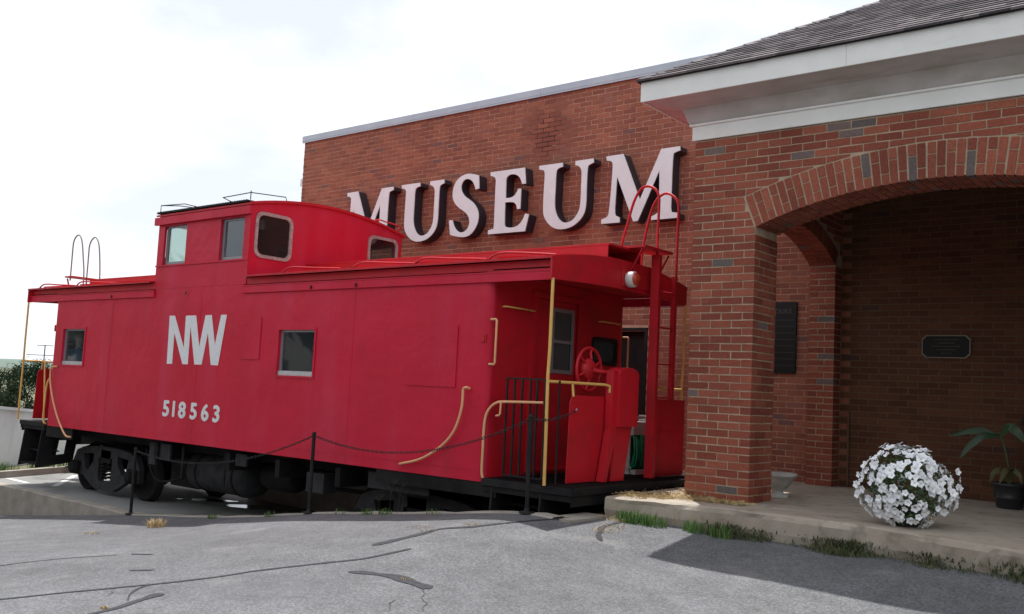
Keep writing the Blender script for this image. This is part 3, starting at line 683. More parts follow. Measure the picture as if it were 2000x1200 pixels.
for x0, x1 in ((FX0, -3.36), (-3.357, -.3), (-.297, FX1)):
    mb = MB(); mb.box(x0, x1, FY, FY+.02, FZ0, FZ1); mb.build('fascia', M['trim'], porch)
for x0 in (FX0, FX1-.02):
    mb = MB(); mb.box(x0, x0+.02, FY+.021, WY-.02, FZ0, FZ1); mb.build('fascia', M['trim'], porch)
SL = .59; ez = 5.30; ex0, ex1, ey = FX0-.03, FX1+.03, FY-.035
half = (ex1-ex0)/2; pk = ez+SL*half; py_ = ey+half; cxp = (ex0+ex1)/2
mb = MB(); wy = WY-.03; hx = wy-ey
# deck: front hip cut where it meets the museum wall
if py_ > wy:
    kz = ez+SL*hx
    mb.add([(ex0,ey,ez),(ex1,ey,ez),(ex1-hx,wy,kz),(ex0+hx,wy,kz),(ex0,wy,ez),(ex1,wy,ez)], [(0,1,2,3),(0,3,4),(1,5,2)])
else:
    mb.add([(ex0,ey,ez),(ex1,ey,ez),(cxp,py_,pk),(cxp,wy,pk),(ex0,wy,ez),(ex1,wy,ez)], [(0,1,2),(0,2,3,4),(1,5,3,2)])
mb.build('roof_deck', M['pot'], porch)
SB = Bricks(porch, M['shingle'], 'shingle')
exp_, sth = .128, .022; cs = math.cos(math.atan(SL)); sn = math.sin(math.atan(SL))
def shingle(P2, tone):  # P2 polygon in (along, up-slope) on the front slope
    up = lambda u, s, o: (u, ey+s*cs-o*sn, ez+s*sn+o*cs)
    n_ = len(P2); s0 = min(p[1] for p in P2)
    f = lambda p: sth*(1-.75*min(1, (p[1]-s0)/(exp_*1.25)))+.006
    top = [up(u, s, f((u, s))) for u, s in P2]; bot = [up(u, s, .002) for u, s in P2]
    SB.poly(top+bot, [tuple(range(n_)), tuple(range(2*n_-1, n_-1, -1))]+[(i, (i+1)%n_, n_+(i+1)%n_, n_+i)[::-1] for i in range(n_)], tone, (0, -sn, cs))
smax = hx/cs; k = 0; s = -.02
while s < smax:
    x = ex0-.1+rnd.random()*.3
    while x < ex1:
        w = rnd.choice((.14, .2, .26, .33)); a, b = x, x+w-.004; x += w; top = min(s+exp_*1.15, smax); ds = rnd.choice((0, 0, -.006, .004))
        P = [(a, s+ds), (b, s+ds), (b, top), (a, top)]
        P = clip(P, (.70710678, -.70710678*cs), (.70710678*ex0)-.004); 
        if len(P) > 2: P = clip(P, (-.70710678, -.70710678*cs), (-.70710678*ex1)-.004)
        if len(P) > 2 and abs(sum(P[i-1][0]*P[i][1]-P[i][0]*P[i-1][1] for i in range(len(P))))/2 > .001: shingle(P, rnd.random())
    s += exp_; k += 1
mb = MB()   # courses on the two side slopes and the hip caps
for sd in (-1, 1):
    s = 0
    while s < (wy-ey)/cs:
        a = ey+s*cs
        if a < wy-.05:
            x = (ex0+s*cs) if sd < 0 else (ex1-s*cs); o_ = .016; x2 = x+sd*-1*exp_*cs
            mb.hexa([(x,a,ez+s*sn+.002),(x,wy,ez+s*sn+.002),(x2,wy,ez+(s+exp_)*sn+.002),(x2,a+exp_*cs,ez+(s+exp_)*sn+.002),(x,a,ez+s*sn+o_),(x,wy,ez+s*sn+o_),(x2,wy,ez+(s+exp_)*sn+.006),(x2,a+exp_*cs,ez+(s+exp_)*sn+.006)], rnd.random())
        s += exp_
mb.build('side_shingles', M['shingle'], porch, tone=True, kind='stuff')
for sd in (-1, 1):
    t = 0
    while t < hx-.2:
        x = ex0+t if sd < 0 else ex1-t; a = Vector((x, ey+t, ez+SL*t+.03)); b = a+Vector((-sd*.17, .17, SL*.17-.004))
        mb = MB()
        p1, p2, p3 = a+Vector((-sd*.08, -.02, -.018)), a+Vector((0, 0, .012)), a+Vector((0, .08, -.018))
        p4, p5, p6 = b+Vector((-sd*.08, -.02, -.022)), b+Vector((0, 0, .006)), b+Vector((0, .08, -.022))
        mb.add([p1, p2, p3, p4, p5, p6], [(0,1,4,3),(1,2,5,4),(0,3,5,2),(0,2,1),(3,4,5)], rnd.random())
        mb.build('hip_cap', M['shingle'], porch, tone=True); t += .15
mb = MB(); mb.box(ex0, ex1, ey+.0, ey+.03, ez-.012, ez-.002); mb.box(ex0, ex0+.03, ey+.031, wy, ez-.012, ez-.002); mb.build('drip_edge', M['black'], porch)

# plaques
def text_mesh(body, size, mp_origin, mt, parent, name='lettering', depth=.0015, sx=1.0, off=0.0, plane='XZ', align='CENTER', space=1.0, bold=0):
    cu = bpy.data.curves.new(name, 'FONT'); cu.body = body; cu.size = size; cu.extrude = depth; cu.align_x = align; cu.offset = off; cu.space_character = space
    ob = bpy.data.objects.new('tmp', cu); col.objects.link(ob); bpy.context.view_layer.update()
    me = bpy.data.meshes.new_from_object(ob.evaluated_get(bpy.context.evaluated_depsgraph_get())); bpy.data.objects.remove(ob)
    mb = MB()
    for q, (bx, bz) in enumerate(((0, 0), (bold, 0), (-bold, 0), (0, bold*.6), (0, -bold*.6)) if bold else ((0, 0),)):
        mb.add([(mp_origin[0]+v.co.x*sx+bx, mp_origin[1]-v.co.z-q*.0011, mp_origin[2]+v.co.y+bz) for v in me.vertices], [tuple(p.vertices) for p in me.polygons])
    return mb.build(name, mt, parent)
t = thing('memorial_plaque', 'tall dark bronze memorial plaque with ruled rows seen through the side arch', 'plaque', (-5.64, WY, 2.05))
mb = MB(); mb.box(-5.86, -5.44, WY-.035, WY-.003, 2.05, 3.10); mb.build('panel', M['bronze'], t)
mb = MB()
for k in range(8): z_ = 2.83-.095*k; mb.box(-5.84, -5.46, WY-.037, WY-.0355, z_, z_+.005)
mb.box(-5.80, -5.795, WY-.037, WY-.0355, 2.12, 2.83); mb.build('ruled_lines', M['dull'], t)
text_mesh('DUKE', .10, (-5.635, WY-.037, 2.93), M['dull'], t, depth=.001)
t = thing('bronze_plaque', 'small dark bronze plaque with clipped corners and a thin brass border', 'plaque', (-3.39, WY, 2.33))
def clipc(x0, x1, z0, z1, c):
    return [(x0+c,z0),(x1-c,z0),(x1-c*.55,z0+c*.55),(x1,z0+c),(x1,z1-c),(x1-c*.55,z1-c*.55),(x1-c,z1),(x0+c,z1),(x0+c*.55,z1-c*.55),(x0,z1-c),(x0,z0+c),(x0+c*.55,z0+c*.55)]
mb = MB(); mb.prism(clipc(-3.695, -3.09, 2.31, 2.615, .05), [], XZ, WY-.025, WY-.003); mb.build('panel', M['bronze'], t)
mb = MB(); mb.prism(clipc(-3.695, -3.09, 2.31, 2.615, .05), [clipc(-3.682, -3.103, 2.323, 2.602, .05)], XZ, WY-.030, WY-.0255); mb.build('border', M['brass'], t)
mb = MB()
for k, w in enumerate((.30, .20, .36, .22, .12)):   # lines of lettering too small to read
    z_ = 2.55-.045*k; x = -3.39-w/2
    while x < -3.39+w/2: l_ = rnd.uniform(.008, .02); mb.box(x, x+l_, WY-.0275, WY-.0255, z_, z_+.012); x += l_+.008
mb.build('lettering', M['dull'], t, kind='stuff')
#PART2
# ------------------------------------------------------------------ caboose
cab = thing('caboose', 'red railway caboose with white NW lettering, cupola and yellow handrails beside the museum', 'caboose', (-12.6, 9.975, -.65))
CY0, CY1, BX0, BX1, SZ = 8.5, 11.45, -18.0, -7.2, .53
# side walls with window openings
W1 = (-17.60, -16.80, 1.68, 2.34); W2 = (-11.16, -10.37, 1.66, 2.31)
def rounded_side(y, s, holes):
    mb = MB(); r = .09
    plate(mb, BX0+r, BX1-r, SZ, 3.0, holes, y, y+s*.05)
    return mb
mb = rounded_side(CY0, 1, [W1, W2]); side = mb.build('side_wall', M['red'], cab)
mb = rounded_side(CY1, -1, [W1, W2]); mb.build('side_wall', M['red'], cab)
def corner(cx, cy, a0, r=.09):
    mb = MB(); n = 8; vs = []
    for z_ in (SZ, 3.0):
        for k in range(n+1): a_ = R(a0+90*k/n); vs.append((cx+r*math.cos(a_), cy+r*math.sin(a_), z_))
    mb.add(vs, [(k, k+1, n+2+k, n+1+k) for k in range(n)], 0, True); return mb
for cx, cy, a0 in ((BX1-.09, CY0+.09, -90), (BX1-.09, CY1-.09, 0), (BX0+.09, CY0+.09, 180), (BX0+.09, CY1-.09, 90)):
    corner(cx, cy, a0).build('corner_sheet', M['red'], cab, fixn=False)
# end walls with door and small window openings
def end_wall(x, s):
    dy = lambda y: y if s > 0 else 19.95-y
    mb = MB(); hs = [(9.35, 10.28, .62, 2.78), (10.66, 11.24, 2.04, 2.36)]
    hh = [(min(dy(a), dy(b)), max(dy(a), dy(b)), c, d) for a, b, c, d in hs]
    mb.prism([(CY0+.09, SZ), (CY1-.09, SZ), (CY1-.09, 3.0), (CY0+.09, 3.0)], [[(a,c),(b,c),(b,d),(a,d)] for a,b,c,d in hh], YZ, x, x-s*.05)
    mb.build('end_wall', M['red_rough'], cab)
    a, b, c, d = hh[0]; e = .05
    mb = MB(); mb.prism([(a-.07,c),(b+.07,c),(b+.07,d+.07),(a-.07,d+.07)], [[(a,c+.03),(b,c+.03),(b,d),(a,d)]], YZ, x-.02 if s>0 else x+.02, x+s*.035); mb.build('door_frame', M['red_rough'], cab)
    mb = MB(); w = (a+.40, b-.10) if s > 0 else (a+.10, b-.40)
    mb.prism([(a,c),(b,c),(b,d),(a,d)], [[(w[0],1.88),(w[1],1.88),(w[1],2.66),(w[0],2.66)]], YZ, x-s*.045, x-s*.012); dd = mb.build('door', M['red_rough'], cab)
    mb = MB(); mb.prism([(w[0]-.03,1.85),(w[1]+.03,1.85),(w[1]+.03,2.69),(w[0]-.03,2.69)], [[(w[0]+.02,1.9),(w[1]-.02,1.9),(w[1]-.02,2.24),(w[0]+.02,2.24)],[(w[0]+.02,2.28),(w[1]-.02,2.28),(w[1]-.02,2.64),(w[0]+.02,2.64)]], YZ, x-s*.011, x+s*.004); mb.build('window_frame', M['alum'], dd)
    mb = MB(); mb.box(min(x-s*.03,x-s*.022), max(x-s*.03,x-s*.022), w[0], w[1], 1.88, 2.66); mb.build('pane', M['glass_dark'], dd)
    a, b, c, d = hh[1]
    mb = MB(); mb.prism(rrect(a-.03,b+.03,c-.03,d+.03,.07), [rrect(a+.02,b-.02,c+.02,d-.02,.05)], YZ, x-s*.03, x+s*.015); wf = mb.build('window', M['black'], cab)
    mb = MB(); mb.box(min(x-s*.03,x-s*.02), max(x-s*.03,x-s*.02), a, b, c, d); mb.build('pane', M['glass_dark'], wf)
    for y0, y1 in ((8.72, 9.28), (10.79, 11.24)) if s > 0 else ():
        mb = MB(); p = [(x, dy(y0), 2.6), (x+s*.06, dy(y0), 2.6), (x+s*.06, dy(y1), 2.6), (x, dy(y1), 2.6)]; mb.tube(p, .011, 6); mb.build('hand_bar', M['yellow'], cab)
end_wall(BX1, 1); end_wall(BX0, -1)
mb = MB(); mb.box(BX0+.06, BX1-.06, CY0+.06, CY1-.06, .56, .6); mb.build('cabin_floor', M['dark'], cab)
mb = MB(); mb.box(-12.6, -12.55, CY0+.06, CY1-.06, .6, 2.95); mb.box(BX0+.06, BX1-.06, CY0+.055, CY0+.07, .62, 1.6); mb.box(-16.0, -15.95, CY0+.06, CY1-.06, .6, 2.9); mb.build('bulkhead', M['inner'], cab)
# windows in the side
for (a, b, c, d), (y, s) in ((w, q) for w in (W1, W2) for q in ((CY0, 1), (CY1, -1))):
    mb = MB(); mb.prism([(a-.03,c-.03),(b+.03,c-.03),(b+.03,d+.035),(a-.03,d+.035)], [[(a,c),(b,c),(b,d),(a,d)]], XZ, y-s*.014, y-s*.001); wn_ = mb.build('window', M['red'], cab)
    mb = MB(); mb.prism([(a,c),(b,c),(b,d),(a,d)], [[(a+.045,c+.07),(b-.018,c+.07),(b-.018,d-.03),(a+.045,d-.03)]], XZ, y+s*.03, y+s*.062); mb.build('frame', M['alum'], wn_)
    mb = MB(); mb.box(a+.002, b-.002, min(y+s*.01,y+s*.029), max(y+s*.01,y+s*.029), c+.001, c+.065); mb.build('sill', M['sill'], wn_)
    mb = MB(); mb.box(a+.02, b-.01, min(y+s*.044,y+s*.05), max(y+s*.044,y+s*.05), c+.05, d-.01); mb.build('pane', M['glass'], wn_)
# letterboards, drip gap, seams
for y, s in ((CY0, 1), (CY1, -1)):
    for x0, x1 in ((-19.1, -14.56), (-12.10, -6.27)):
        mb = MB(); mb.box(x0, x1, min(y-s*.03,y-s*.001), max(y-s*.03,y-s*.001), 2.868, 2.978); mb.box(x0, x1, min(y-s*.036,y-s*.0305), max(y-s*.036,y-s*.0305), 2.968, 2.984); mb.build('letterboard', M['red'], cab)
        mb = MB(); mb.box(x0, x1, min(y-s*.0,y+s*.03), max(y-s*.0,y+s*.03), 2.985, 3.10); mb.build('eave_channel', M['red_rough'], cab)
for x0, x1, z0, z1 in ((-8.54, -7.70, 1.61, 2.365), (-12.05, -11.60, 1.875, 2.50)):
    mb = MB(); mb.box(x0, x1, CY0-.013, CY0-.0005, z0, z1); mb.build('patch_panel', M['red'], cab)
mb = MB()
for x in (-15.9, -13.2 , -9.6): mb.box(x, x+.012, CY0-.0025, CY0-.0002, SZ+.01, 2.86)
mb.box(BX0+.1, BX1-.1, CY0-.004, CY0-.0002, .655, .672); mb.box(-18.0+.1, -14.6, CY0-.003, CY0-.0002, 2.79, 2.80)
mb.build('weld_seams', M['red'], cab, kind='stuff')
for x in (-15.93, -10.5, -9.57, -13.6): 
    mb = MB(); mb.box(x, x+.025, CY0-.045, CY0-.037, 2.88, 2.93); mb.build('bracket', M['black'], cab)
mb = MB(); mb.box(-7.33, -7.25, CY0-.012, CY0-.001, 2.16, 2.25); mb.box(-7.31, -7.27, CY0-.02, CY0-.0125, 2.17, 2.24); mb.build('latch', M['red_rough'], cab)
mb = MB(); mb.box(-18.04, -18.005, CY0+.02, CY0+.06, 2.30, 2.42); mb.build('latch', M['red_rough'], cab)
# roof
RX0, RX1 = -19.05, -6.27
def rz(y): return 3.13+.15*(1-((y-9.975)/1.56)**2)
def arch_roof(x0, x1, ya, yb, zf, th, n=24, skip=None):
    mb = MB(); ys = [ya+(yb-ya)*k/n for k in range(n+1)]
    mb.prism([(y, zf(y)) for y in ys]+[(y, zf(y)-th) for y in reversed(ys)], [], YZ, x0, x1); return mb
for x0, x1 in ((RX0, -14.62), (-12.04, RX1)):
    arch_roof(x0, x1, 8.41, 11.54, rz, .028).build('roof', M['red_rough'], cab)
for x in (-18.4, -17.0, -15.7, -11.0, -9.7, -8.4, -7.1):
    arch_roof(x, x+.04, 8.42, 11.53, lambda y: rz(y)+.022, .021).build('roof_rib', M['red_rough'], cab)
for x, s in ((RX1, 1), (RX0, -1)):
    ys = [8.42+3.11*k/20 for k in range(21)]
    P = [(y, rz(y)-.0285) for y in ys]+[(y, 2.868+.05*math.sin(math.pi*(y-8.42)/3.11)) for y in reversed(ys)]
    mb = MB(); mb.prism(P, [], YZ, x-s*.001, x-s*.03); mb.build('roof_end_panel', M['red_rough'], cab)
    mb = MB(); mb.box(min(x-s*.04, (BX1 if s>0 else BX0)), max(x-s*.04, (BX1 if s>0 else BX0)), 8.5, 11.45, 3.005, 3.02); mb.build('porch_ceiling', M['red_rough'], cab)
    mb = MB()
    for k in range(26): y = 8.6+k*.05; mb.box(x-s*.02-.004, x-s*.02+.004, y, y+.012, rz(y)-.001, rz(y)+.012)
    mb.build('rivets', M['red_rough'], cab, kind='stuff')
# running boards
for x0, x1 in ((-19.0, -14.62), (-12.04, -6.30)):
    for k in range(3):
        y = 9.60+.262*k; mb = MB(); mb.box(x0, x1, y, y+.25, 3.43, 3.455); mb.build('running_board', M['red_rough'], cab)
    for y in (9.605, 10.36): mb = MB(); mb.box(x0+.02, x1-.02, y, y+.012, rz(9.6)-.02, 3.429); mb.build('board_skirt', M['red_rough'], cab)
    mb = MB()
    x = x0+.3
    while x < x1-.2: mb.box(x, x+.05, 9.62, 10.36, rz(9.6)-.01, 3.43); x += 1.1
    mb.build('board_support', M['red_rough'], cab, kind='stuff')
# end ladders, hoops, lamps : right end, then turned half round for the left end
def ends(s):
    fx = (lambda x: x) if s > 0 else (lambda x: -25.32-x)
    fy = (lambda y: y) if s > 0 else (lambda y: 19.95-y)
    T = lambda pts: [(fx(p[0]), fy(p[1]), p[2]) for p in pts]
    BXf = lambda mb, x0, x1, y0, y1, z0, z1: mb.box(min(fx(x0),fx(x1)), max(fx(x0),fx(x1)), min(fy(y0),fy(y1)), max(fy(y0),fy(y1)), z0, z1)
    hoff = 0 if s > 0 else 1
    for hk, pts in enumerate(([(-6.70,10.47,3.2),(-6.686,10.47,3.54),(-6.605,10.47,3.841),(-6.516,10.47,4.141),(-6.414,10.47,4.301),(-6.308,10.47,4.331),(-6.199,10.47,4.28),(-6.142,10.47,4.174),(-6.136,10.47,4.007),(-6.14,10.47,3.675),(-6.14,10.47,3.40)],
                [(-6.69,10.98,3.15),(-6.669,10.98,3.56),(-6.601,10.98,3.927),(-6.531,10.98,4.167),(-6.434,10.98,4.299),(-6.318,10.98,4.337),(-6.199,10.98,4.271),(-6.141,10.98,4.169),(-6.136,10.98,4.031),(-6.14,10.98,3.688),(-6.14,10.98,3.1)])):
        if s < 0: pts = [(p[0], 10.66 if hk == 0 else 10.32, max(p[2], 3.2)) for p in pts]
        mb = MB(); mb.tube(T(pts), .018 if s > 0 else .014, 8, curve=3); mb.build('ladder_hoop', M['red_rough'] if s > 0 else M['hoop'], cab)
    if s > 0:
      mb = MB(); BXf(mb, -6.20, -6.08, 10.44, 10.455, .6, 3.42); BXf(mb, -6.20, -6.185, 10.456, 10.56, .6, 3.42); BXf(mb, -6.095, -6.08, 10.456, 10.50, .6, 3.42); mb.build('ladder_rail', M['red_rough'], cab)
      mb = MB(); BXf(mb, -6.19, -6.13, 10.95, 11.01, 1.58, 3.2); mb.build('ladder_rail', M['red_rough'], cab)
    for z_ in () if s < 0 else (1.60, 2.03, 2.50, 2.96):
        mb = MB(); mb.tube(T([(-6.15,10.5,z_),(-6.15,10.97,z_+.01)]), .013, 6); mb.build('rung', M['red_rough'], cab)
    mb = MB(); BXf(mb, -6.36, -6.06, 10.04, 10.74, 3.457, 3.485); mb.build('roof_step', M['red_rough'], cab)
    for y in (10.05, 10.70):
        mb = MB(); p = T([(-6.27,y,3.14),(-6.27,y+.02,3.14),(-6.08,y+.02,3.45),(-6.27,y+.02,3.45)]); q = T([(-6.27,y-.0,3.14)])
        mb.obox(T([(-6.26,y,3.16)])[0], T([(-6.1,y,3.44)])[0], .03, .012); mb.build('brace', M['red_rough'], cab)
    mb = MB(); BXf(mb, -6.268, -6.258, 9.85, 10.75, 2.96, 3.27); mb.build('roof_end_plate', M['red_rough'], cab)
    # marker lamp
    c = T([(-6.255, 10.0, 3.05)])[0]
    mb = MB(); mb.lathe([(.05,0),(.096,s*.0),(.102,s*.02),(.100,s*.085),(.083,s*.10)], c, 20, 'x'); lp = mb.build('marker_lamp', M['chrome'], cab)
    mb = MB(); mb.lathe([(.080,s*.101),(.073,s*.12),(.048,s*.14),(.012,s*.148)], c, 20, 'x'); mb.build('lens', M['orange'], lp)
    # bulkhead panels (mirrored along x only)
    gx = fx
    G = lambda mb, x0, x1, y0, y1, z0, z1: mb.box(min(gx(x0),gx(x1)), max(gx(x0),gx(x1)), y0, y1, z0, z1)
    pn = [(8.76,.60),(9.50,.60),(9.50,1.585),(8.88,1.585),(8.81,1.56),(8.78,1.50)]
    mb = MB(); mb.prism(pn, [], YZ, gx(-6.21), gx(-6.20)); mb.build('bulkhead_panel', M['red_rough'], cab)
    mb = MB(); G(mb, -6.205, -6.195, 10.56, 11.43, .60, 1.585); G(mb, -6.194, -6.188, 10.58, 11.43, 1.17, 1.18); mb.build('bulkhead_panel', M['red_rough'], cab)
    mb = MB(); mb.lathe([(.004,0),(.018,s*.003),(.012,s*.012)], (gx(-6.198), 8.90, 1.42), 10, 'x'); mb.build('chain_eye', M['sill'], cab)
    # brake stand : channel post, gear box with rounded top, tapered duct
    mb = MB(); mb.prism([(9.33,.60),(9.40,.60),(9.60,1.22),(9.60,1.9),(9.47,1.9),(9.47,1.2)], [], YZ, gx(-6.18), gx(-6.08)); st = mb.build('brake_stand', M['red_rough'], cab)
    top = [(9.56+.42*(1-math.cos(math.pi*k/10))/2, 1.86+.085*math.sin(math.pi*k/10)) for k in range(11)]
    mb = MB(); mb.prism([(9.98,1.24),(9.56,1.24)]+top, [], YZ, gx(-6.24), gx(-6.04)); mb.build('gear_box', M['red_rough'], st)
    mb = MB(); mb.prism([(9.59,1.239),(9.95,1.239),(9.80,.60),(9.52,.60)], [], YZ, gx(-6.20), gx(-6.10)); mb.build('duct', M['red_rough'], st)
    mb = MB(); G(mb, -6.10, -6.09, 9.50, 9.515, .6, 1.2); mb.build('edge_strip', M['red_rough'], st)
    # hand brake wheel
    mb = MB(); cw = Vector((gx(-6.36), 9.36, 1.90)); n = 36
    mb.tube([(cw.x+.0, cw.y+.255*math.cos(2*math.pi*k/n), cw.z+.255*math.sin(2*math.pi*k/n)) for k in range(n)], .019, 8, closed=True); wh = mb.build('brake_wheel', M['red_rough'], cab)
    mb = MB(); mb.lathe([(.02,s*-.05),(.11,s*-.045),(.135,s*.0),(.11,s*.03),(.03,s*.05)], cw, 20, 'x'); mb.build('hub', M['red_rough'], wh)
    for k in range(6):
        a_ = R(20+60*k); ca, sa = math.cos(a_), math.sin(a_)
        mb = MB(); mb.tube([(cw.x+.02*s, cw.y+.12*ca, cw.z+.12*sa),(cw.x, cw.y+.19*ca-.01*sa, cw.z+.19*sa+.01*ca),(cw.x, cw.y+.25*ca, cw.z+.25*sa)], .016, 6); mb.build('spoke', M['red_rough'], wh)
    mb = MB(); mb.tube([(cw.x, 9.36, 1.90), (gx(-6.2), 9.6, 1.86)], .03, 8); mb.build('shaft', M['red_rough'], wh)
    # stanchion and yellow rails
    for y, q in ((8.45, 1), (11.5, -1))[:2 if s > 0 else 1]:
        mb = MB(); mb.tube([(gx(-6.275), y, 2.88), (gx(-6.275), y, 2.1), (gx(-6.285), y, 1.8), (gx(-6.27), y, .585)], .019, 8); mb.build('stanchion', M['yellow'], cab)
        y2 = y+q*1.02; zz_ = 1.725
        mb = MB(); mb.tube([(gx(-6.275), y, zz_), (gx(-6.16), y+q*.97, zz_), (gx(-6.13), y2, zz_-.012), (gx(-6.13), y2+.003*q, zz_-.09)], .017, 8); mb.build('end_rail', M['yellow'], cab)
        mb = MB(); mb.tube([(gx(-6.23), y+q*.40, zz_), (gx(-6.21), y+q*.40, 1.57)], .015, 8); mb.build('rail_post', M['yellow'], cab)
    # corner grabs on the end wall
    for y in (8.52, 11.43) if s > 0 else ():
        mb = MB(); mb.tube([(gx(-7.21),y,2.43),(gx(-7.13),y,2.43),(gx(-7.12),y,2.415),(gx(-7.12),y,1.92),(gx(-7.13),y,1.90),(gx(-7.21),y,1.90)], .014, 8); mb.build('grab_iron', M['pinkcream'], cab)
ends(1); ends(-1)
def tb(name, pts, r, m, curve=0): mb = MB(); mb.tube(pts, r, 8, curve=curve); return mb.build(name, m, cab)
tb('grab_iron', [(-7.46,8.49,1.60),(-7.471,8.44,1.615),(-7.518,8.44,1.595),(-7.52,8.44,1.504),(-7.533,8.44,1.352),(-7.608,8.44,1.136),(-7.744,8.44,.963),(-7.96,8.44,.813),(-8.21,8.44,.70),(-8.498,8.44,.632),(-8.53,8.49,.625)], .016, M['pinkcream'], 3)
tb('grab_iron', [(-17.72,8.49,1.636),(-17.78,8.44,1.632),(-17.852,8.44,1.60),(-17.86,8.44,1.452),(-17.804,8.44,1.263),(-17.649,8.44,.984),(-17.439,8.44,.713),(-17.225,8.44,.511),(-17.049,8.44,.394),(-16.9,8.45,.39)], .016, M['pinkcream'], 3)
tb('grab_iron', [(-7.196,8.5,.571),(-7.21,8.49,.658),(-7.21,8.49,.894),(-7.21,8.49,1.131),(-7.19,8.49,1.299),(-7.134,8.5,1.397),(-7.045,8.5,1.454),(-6.931,8.52,1.471),(-6.46,8.62,1.484)], .016, M['pinkcream'], 3)
tb('grab_bracket', [(-6.98,8.5,1.46),(-6.985,8.5,1.33),(-7.0,8.5,1.31),(-7.06,8.52,1.305)], .012, M['pinkcream'])
tb('grab_iron', [(-18.15,8.55,.57),(-18.19,8.55,.62),(-18.24,8.55,.95),(-18.30,8.55,1.35),(-18.36,8.55,1.72)], .016, M['yellow'], 2)
tb('grab_iron', [(-17.99,8.5,.56),(-18.07,8.48,.62),(-18.07,8.48,.95),(-18.06,8.48,1.22),(-18.03,8.49,1.36),(-17.97,8.5,1.42)], .016, M['yellow'], 3)
for x0 in (-18.55, -17.1, -11.08, -9.57, -8.43, -7.20):
    x1 = min(x0+1.05, -6.35)
    tb('roof_grab', [(x0,8.415,3.135),(x0+.10,8.42,3.185),(x0+.24,8.44,3.20),(x0+.55,8.50,3.185),(x1,8.58,3.165)], .013, M['red_rough'], 3)
# platforms and sills
for x0, x1 in ((-7.2, -5.92), (-19.02, -18.0)):
    mb = MB(); mb.box(x0+.002, x1, 8.48, 11.47, .50, .58); mb.build('platform', M['black'], cab)
    mb = MB(); mb.box(x0+.01, x1-.02, 8.50, 8.52, .43, .499); mb.box(x0+.01, x1-.02, 11.43, 11.45, .43, .499); mb.box(x1-.04 if x1 > -10 else x0+.01, x1-.021 if x1 > -10 else x0+.04, 8.521, 11.429, .38, .499); mb.build('end_beam', M['under'], cab)
mb = MB()
x = -7.15
while x < -5.95: mb.box(x, x+.006, 8.49, 11.46, .581, .588); x += .035
mb.build('grating', M['black'], cab, kind='stuff')
for y in (CY0+.55, CY1-.63): mb = MB(); mb.box(BX0+.05, BX1, y, y+.08, .34, .528); mb.build('side_sill', M['under'], cab)
mb = MB(); mb.box(BX0+.01, -17.0, CY0+.02, CY0+.05, .33, .528); mb.build('skirt_plate', M['under'], cab)
mb = MB(); mb.box(-9.0, -7.0, CY0+.012, CY0+.028, .365, .529); mb.build('skirt_plate', M['under'], cab)
mb = MB(); mb.box(-18.9, -6.1, 9.72, 9.80, .12, .54); mb.box(-18.9, -6.1, 10.15, 10.23, .12, .54); mb.build('centre_sill', M['under'], cab)
for x in (-14.4, -12.4, -11.2, -9.9):
    mb = MB(); mb.box(x, x+.10, CY0+.115, CY1-.115, .20, .46); mb.build('cross_bearer', M['under'], cab)
# end gate of black bars at the near steps
mb = MB(); mb.box(-6.99, -6.42, 8.595, 8.615, 1.735, 1.755); gt = mb.build('step_gate', M['black'], cab)
mb = MB(); mb.box(-6.99, -6.42, 8.595, 8.615, .62, .64); mb.build('bottom_rail', M['black'], gt)
for x in (-6.983, -6.869, -6.756, -6.637, -6.541, -6.425):
    mb = MB(); mb.box(x-.010, x+.010, 8.596, 8.614, .641, 1.734); mb.build('bar', M['black'], gt)
mb = MB(); mb.box(-6.24, -6.225, 8.6, 8.615, .6, 1.74); mb.build('bar', M['black'], gt)
# steps under the left platform, closed step box at the right
def steps(xa, xb, nm='step_well'):
    side = [(8.50,.50),(9.22,.50),(9.12,-.18),(8.42,-.27)]
    for x in (xa, xb):
        mb = MB(); mb.prism(side, [[(8.74,.24),(8.98,.24),(8.95,-.02),(8.72,-.04)]] if x == xb else [], YZ, x-.012, x+.012); mb.build('step_side', M['black'], cab)
    for y0, y1, z_ in ((8.44, 8.70, -.22), (8.60, 8.86, .02), (8.80, 9.10, .27)):
        mb = MB(); mb.box(xa+.013, xb-.013, y0, y1, z_, z_+.025); mb.build('step_tread', M['black'], cab)
steps(-18.80, -18.10); steps(-7.05, -6.35)
